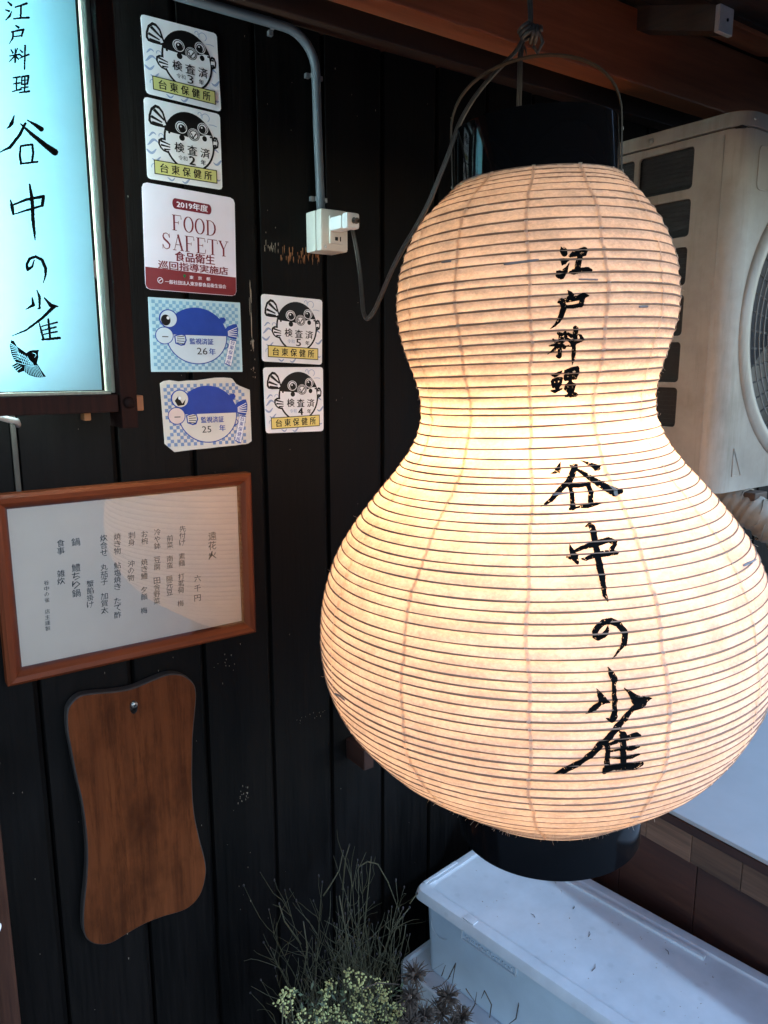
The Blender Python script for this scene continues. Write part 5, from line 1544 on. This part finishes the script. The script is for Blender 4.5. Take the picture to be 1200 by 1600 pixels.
def bin_(name, label, W_, L_, top, h, group, detail, dx=0.0, dy=0.0, bottom=None):
    T = lid_mtx(0) @ Matrix.Translation((dx, dy, 0))
    c = T @ Vector((W_ / 2, L_ / 2, 0))
    t = thing(name, label, 'box', (c.x, c.y, top - h), group)
    lo = [(rplan(.004, W_ - .004, .004, L_ - .004, .016), top - .0175), (rplan(-.002, W_ + .002, -.002, L_ + .002, .018), top - .0155), (rplan(0, W_, 0, L_, .018), top - .006),
          (rplan(.003, W_ - .003, .003, L_ - .003, .016), top - .0012), (rplan(.007, W_ - .007, .007, L_ - .007, .014), top), (rplan(.020, W_ - .020, .016, L_ - .016, .012), top - .0004),
          (rplan(.0225, W_ - .0225, .0185, L_ - .0185, .011), top - .0026), (rplan(.026, W_ - .026, .022, L_ - .022, .010), top - .0030)]
    if detail: part('lid', stack_loops(lo, T), M['lid'], t, 'auto')
    tp = .004
    bo = [(rplan(.012 + tp, W_ - .012 - tp, .014 + tp, L_ - .014 - tp, .018), top - h), (rplan(.012, W_ - .012, .014, L_ - .014, .018), top - .0180)]
    part('bin', stack_loops(bo, T, False, True), M['bin'], t, 'auto')
    if detail:
        for (x0, x1, y0, y1, z0, z1) in ((.195, .2035, .06, .40, 0, .0020), (.020, .100, .0045, .0105, -.0004, .0016)):
            mb = MB().box(x0, x1, y0, y1, top - .003 + z0, top + z1, .0009, T)
            part('lid_ridge', mb, M['lid'], t, 'auto')
        for yy in (.105, .42):
            part('latch_tab', MB().box(.004, .016, yy, yy + .022, top - .0010, top + .0014, .0008, T), M['lid'], t, 'auto')
        part('corner_tab', MB().box(.024, .040, .012, .016, top - .001, top + .0012, .0005, T), M['lid'], t)
        # raised name plate and round mark on the long side
        x_s = .0135
        mb = MB()
        y0, y1, z0, z1 = .098, .205, top - .044, top - .026
        for (a, b, c_, d_) in ((y0, y1, z0, z0 + .0014), (y0, y1, z1 - .0014, z1), (y0, y0 + .0014, z0, z1), (y1 - .0014, y1, z0, z1)):
            mb.box(x_s - .0042, x_s + .002, a, b, c_, d_, 0, T)
        part('name_plate', mb, M['lid'], t)
        mb = MB()
        for k in range(17):
            yy = y0 + .006 + .0057 * k; hh = rnd.uniform(.003, .006)
            mb.box(x_s - .0034, x_s + .002, yy, yy + rnd.uniform(.001, .003), z0 + .004, z0 + .004 + hh, 0, T)
        part('raised_marks', mb, M['lid'], t, kind='stuff')
        P = [T @ Vector((x_s - .0022, .052 + .019 * math.cos(a), top - .055 + .017 * math.sin(a))) for a in np.linspace(2.7, 5.6, 20)]
        part('round_mark', MB().tube(P, .0006, 5), M['lid'], t, True)
        # grit and straws lying on the lid
        mb = MB()
        for k in range(60):
            p = T @ Vector((rnd.uniform(.03, W_ - .03), rnd.uniform(.03, .45), top - .0027))
            s_ = rnd.uniform(.0005, .0013)
            mb.tube([p, p + Vector((rnd.uniform(-1, 1) * s_ * 2.2, rnd.uniform(-1, 1) * s_ * 2.2, s_ * .6))], [s_ * .6, s_ * .3], 4)
        o = part('grit', mb, M['chip'], t, kind='stuff')
        for (lx, ly, a, L) in ((.115, .26, .3, .012), (.09, .18, 1.2, .010), (.15, .21, .2, .008), (.06, .30, .1, .016), (.17, .36, .8, .011)):
            p = T @ Vector((lx, ly, top - .0022))
            part('straw', MB().tube([p, p + Vector((math.cos(a) * L * .5, math.sin(a) * L * .5, .0006)), p + Vector((math.cos(a + .3) * L, math.sin(a + .3) * L, 0))], [.0005, .0005, .0002], 5), M['stem2'], t)
    else:
        lo = [(rplan(-.006, W_ + .006, -.006, L_ + .006, .02), top - .040), (rplan(-.006, W_ + .006, -.006, L_ + .006, .02), top + .003), (rplan(-.004, W_ + .004, -.004, L_ + .004, .02), top + .0055), (rplan(.001, W_ - .001, .001, L_ - .001, .02), top + .0055), (rplan(.0025, W_ - .0025, .0025, L_ - .0025, .02), top + .003), (rplan(.003, W_ - .003, .003, L_ - .003, .02), top + .0005)]
        part('collar', stack_loops(lo, T, True, True), M['lid'], t, 'auto')
    return t
bin_('storage_box', 'pale grey blue plastic storage box with a flat lid, topmost of its stack', .235, .56, LZ, .148, 'stacked plastic storage boxes', True)
bin_('storage_box', 'pale grey blue plastic storage box with a wider lid, underneath the other storage box', .262, .60, LZ - .1495, .32, 'stacked plastic storage boxes', False, -.014, -.012)
bin_('storage_box', 'pale grey blue plastic storage box standing on the ground below two others', .262, .60, LZ - .4705, .1785, 'stacked plastic storage boxes', False, -.014, -.012)

# ------------------------------------------------------------------ plants in front of the wall
pr_ = random.Random(11)
def curve(p, d, L, bend, n=6):
    P = [np.array(p, float)]; d = np.array(d, float); d /= np.linalg.norm(d)
    for k in range(n):
        d = d + np.array([pr_.gauss(0, bend), pr_.gauss(0, bend), pr_.gauss(0, bend * .5)]); d /= np.linalg.norm(d)
        P.append(P[-1] + d * L / n)
    return P
def planter(t, x0, x1, y0, y1, z1):
    mb = MB().box(x0, x1, y0, y1, -EYE + .002, z1, .008)
    part('planter', mb, M['pot'], t, 'auto')
    mb = MB().box(x0 + .015, x1 - .015, y0 + .015, y1 - .015, z1, z1 + .012, .004)
    part('soil', mb, M['seed'], t)
# tall dry plant
tall = thing('dry_plant', 'tall wispy plant of dry green stems with dark seed heads against the black wall', 'plant', (.60, .87, -EYE))
planter(tall, .44, .635, .80, .96, -1.16)
heads = []
mb = MB()
for k in range(105):
    x = pr_.uniform(.50, .615) ; y = pr_.uniform(.85, .93)
    L = pr_.uniform(.15, .37) * (1.0 if .52 < x < .60 else .85)
    lean = (x - .555) * 1.5 + pr_.gauss(0, .07)
    P = curve((x, y, -1.15), (lean, pr_.gauss(0, .08), 1), L, .09, 8)
    w0 = pr_.uniform(.0006, .0011)
    mb2 = MB().tube(P, [w0 * (1 - .6 * i / 8) for i in range(9)], 5)
    part('stem', mb2, M['stem'], tall, True)
    heads.append(P[-1])
    for b in range(pr_.randint(5, 11)):
        i = pr_.randint(2, 7)
        Q = curve(P[i], (pr_.gauss(lean, .45), pr_.gauss(0, .4), .9), L * pr_.uniform(.10, .30), .20, 5)
        mb.tube(Q, [w0 * .6 * (1 - .5 * j / 5) for j in range(6)], 4)
        if pr_.random() < .25: heads.append(Q[-1])
def to_px(u, v, y): return onY(u, v, y)
SPEC = [[(608, 1528), (612, 1470), (622, 1440), (640, 1418)], [(640, 1412), (652, 1396)], [(475, 1520), (480, 1480), (474, 1440)], [(470, 1475), (445, 1440), (436, 1412)], [(530, 1400), (545, 1480), (560, 1530)], [(580, 1520), (570, 1440), (577, 1370), (580, 1340)], [(535, 1390), (540, 1340), (546, 1320)], [(625, 1490), (632, 1460), (634, 1445)], [(560, 1355), (574, 1346), (590, 1350), (606, 1378), (622, 1420)], [(505, 1400), (515, 1385), (530, 1360), (536, 1330)]]
for sp in SPEC:
    P = [to_px(u, v, .86) for u, v in sp]
    mb2 = MB().tube(P, [.0012 * (1 - .4 * i / len(P)) for i in range(len(P))], 5)
    part('stem', mb2, M['stem'], tall, True)
    heads.append(P[-1])
part('side_twig', mb, M['stem'], tall, kind='stuff')
ico = bmesh.new(); bmesh.ops.create_icosphere(ico, subdivisions=1, radius=1.0)
ico.verts.index_update()
IV = [tuple(v.co) for v in ico.verts]; IF = [tuple(v.index for v in f.verts) for f in ico.faces]; ico.free()
def blob(mb, p, sx, sy, sz):
    a = pr_.uniform(0, 6.28)
    mb.add([(p[0] + (x * math.cos(a) - y * math.sin(a)) * sx, p[1] + (x * math.sin(a) + y * math.cos(a)) * sy, p[2] + z * sz) for x, y, z in IV], IF)
mb = MB()
for h in heads:
    s_ = pr_.uniform(.0008, .0018)
    blob(mb, h, s_, s_, s_ * pr_.uniform(1.3, 2.6))
part('seed_head', mb, M['seed'], tall, kind='stuff')
# yellow-white flowers
fl = thing('flowering_plant', 'low plant with clustered pale yellow flower spikes at the bottom of the wall', 'plant', (.59, .78, -EYE))
planter(fl, .50, .66, .64, .79, -1.16)
spikes = [(444, 1578, 18), (453, 1558, 20), (506, 1566, 24), (514, 1545, 22), (545, 1530, 26), (560, 1550, 20), (575, 1562, 24), (590, 1540, 20), (598, 1565, 22), (605, 1580, 16), (530, 1580, 18), (515, 1590, 22), (555, 1585, 20), (572, 1590, 16), (625, 1590, 18), (630, 1570, 16), (470, 1592, 14), (495, 1600, 20), (540, 1600, 18), (585, 1602, 18), (610, 1602, 20), (565, 1530, 14), (430 + 12, 1560, 10), (600, 1548, 16), (500, 1585, 12), (580, 1578, 14), (552, 1566, 14), (618, 1578, 14)]
lf = MB()
for (u, v, hpx) in spikes:
    y = pr_.uniform(.74, .80)
    p = onY(u, v, y)
    mb = MB(); L = hpx / 1000
    ax = np.array([pr_.gauss(0, .35), pr_.gauss(0, .2), 1.0]); ax /= np.linalg.norm(ax)
    for k in range(int(9 + hpx * .9)):
        t = pr_.uniform(-1, 1)
        q_ = p + ax * L * t * .7 + np.array([pr_.gauss(0, 1), pr_.gauss(0, 1), pr_.gauss(0, .6)]) * .0042 * (1.25 - abs(t) * .6)
        s_ = pr_.uniform(.0010, .0022)
        blob(mb, q_, s_, s_, s_ * .8)
    part('flower_spike', mb, M['floret'], fl)
    P = curve((.52 + (p[0] - .52) * .8 + pr_.gauss(0, .01), y, -1.15), p - np.array([.52 + (p[0] - .52) * .8, y, -1.15]), np.linalg.norm(p - np.array([.52 + (p[0] - .52) * .8, y, -1.15])), .02, 5)
    P[-1] = p
    part('flower_stem', MB().tube(P, .0009, 5), M['stem'], fl, True)
for k in range(420):
    u, v = pr_.uniform(455, 640), pr_.uniform(1545, 1660)
    p = onY(u, v, pr_.uniform(.74, .82))
    d = np.array([pr_.gauss(0, .7), pr_.gauss(0, .5), pr_.uniform(.2, 1)]); d /= np.linalg.norm(d)
    s_ = np.cross(d, (pr_.gauss(0, 1), pr_.gauss(0, 1), .3)); s_ /= np.linalg.norm(s_)
    L = pr_.uniform(.006, .014); w_ = L * .16
    lf.add([p, p + d * L * .5 + s_ * w_, p + d * L, p + d * L * .5 - s_ * w_], [(0, 1, 2, 3)])
part('leaf', lf, M['leaf'], fl, kind='stuff')
# withered brown plant in front of the boxes
wi = thing('withered_plant', 'withered brown spiky plant in front of the lower storage box', 'plant', (.655, .70, -EYE))
planter(wi, .665, .76, .63, .74, -1.16)
lf = MB(); mb = MB()
centres = [(648, 1525, .020), (640, 1560, .020), (700, 1560, .020), (690, 1585, .022), (662, 1590, .022), (720, 1590, .018), (640, 1600, .02), (705, 1605, .02)]
for (u, v, R0) in centres:
    c = onY(u, v, .70)
    for k in range(95):
        d = np.array([pr_.gauss(0, 1), pr_.gauss(0, .8), pr_.gauss(.45, .6)]); d /= np.linalg.norm(d)
        L = R0 * pr_.uniform(.4, 1.25)
        a = c + d * pr_.uniform(0, .004)
        P = [a, a + d * L * .6, a + d * L + np.array([0, 0, -.15 * L])]
        lf.tube(P, [.0010, .0008, .0003], 3, False)
    for k in range(10):
        d = np.array([pr_.gauss(0, 1), pr_.gauss(0, .8), pr_.gauss(.2, .6)]); d /= np.linalg.norm(d)
        blob(mb, c + d * R0 * pr_.uniform(.2, .8), .004, .004, .0035)
    P = curve(c - np.array([0, 0, .13]), (0, 0, 1), .13, .05, 5); P[-1] = c
    part('stem', MB().tube(P, .0016, 5), M['stem2'], wi, True)
part('needle', lf, M['drybrown'], wi, kind='stuff')
part('dry_flower', mb, M['drybrown'], wi, kind='stuff')
for sp in ([(765, 1590), (768, 1570), (757, 1548), (752, 1560)], [(812, 1560), (806, 1592), (795, 1600)], [(730, 1590), (742, 1570), (745, 1550)], [(675, 1545), (690, 1540), (704, 1525)], [(700, 1530), (712, 1505), (706, 1540)], [(690, 1525), (696, 1508)], [(728, 1545), (745, 1570)], [(566, 1545), (590, 1536), (624, 1538)]):
    P = [onY(u, v, .685) for u, v in sp]
    part('twig', MB().tube(P, [.0009] * (len(P) - 1) + [.0004], 5), M['stem2'], wi, True)

# ------------------------------------------------------------------ lift everything so that the pavement is at zero
for o in SC.objects:
    if o.parent is None and o.type in {'MESH', 'EMPTY'}:
        o.location.z += EYE
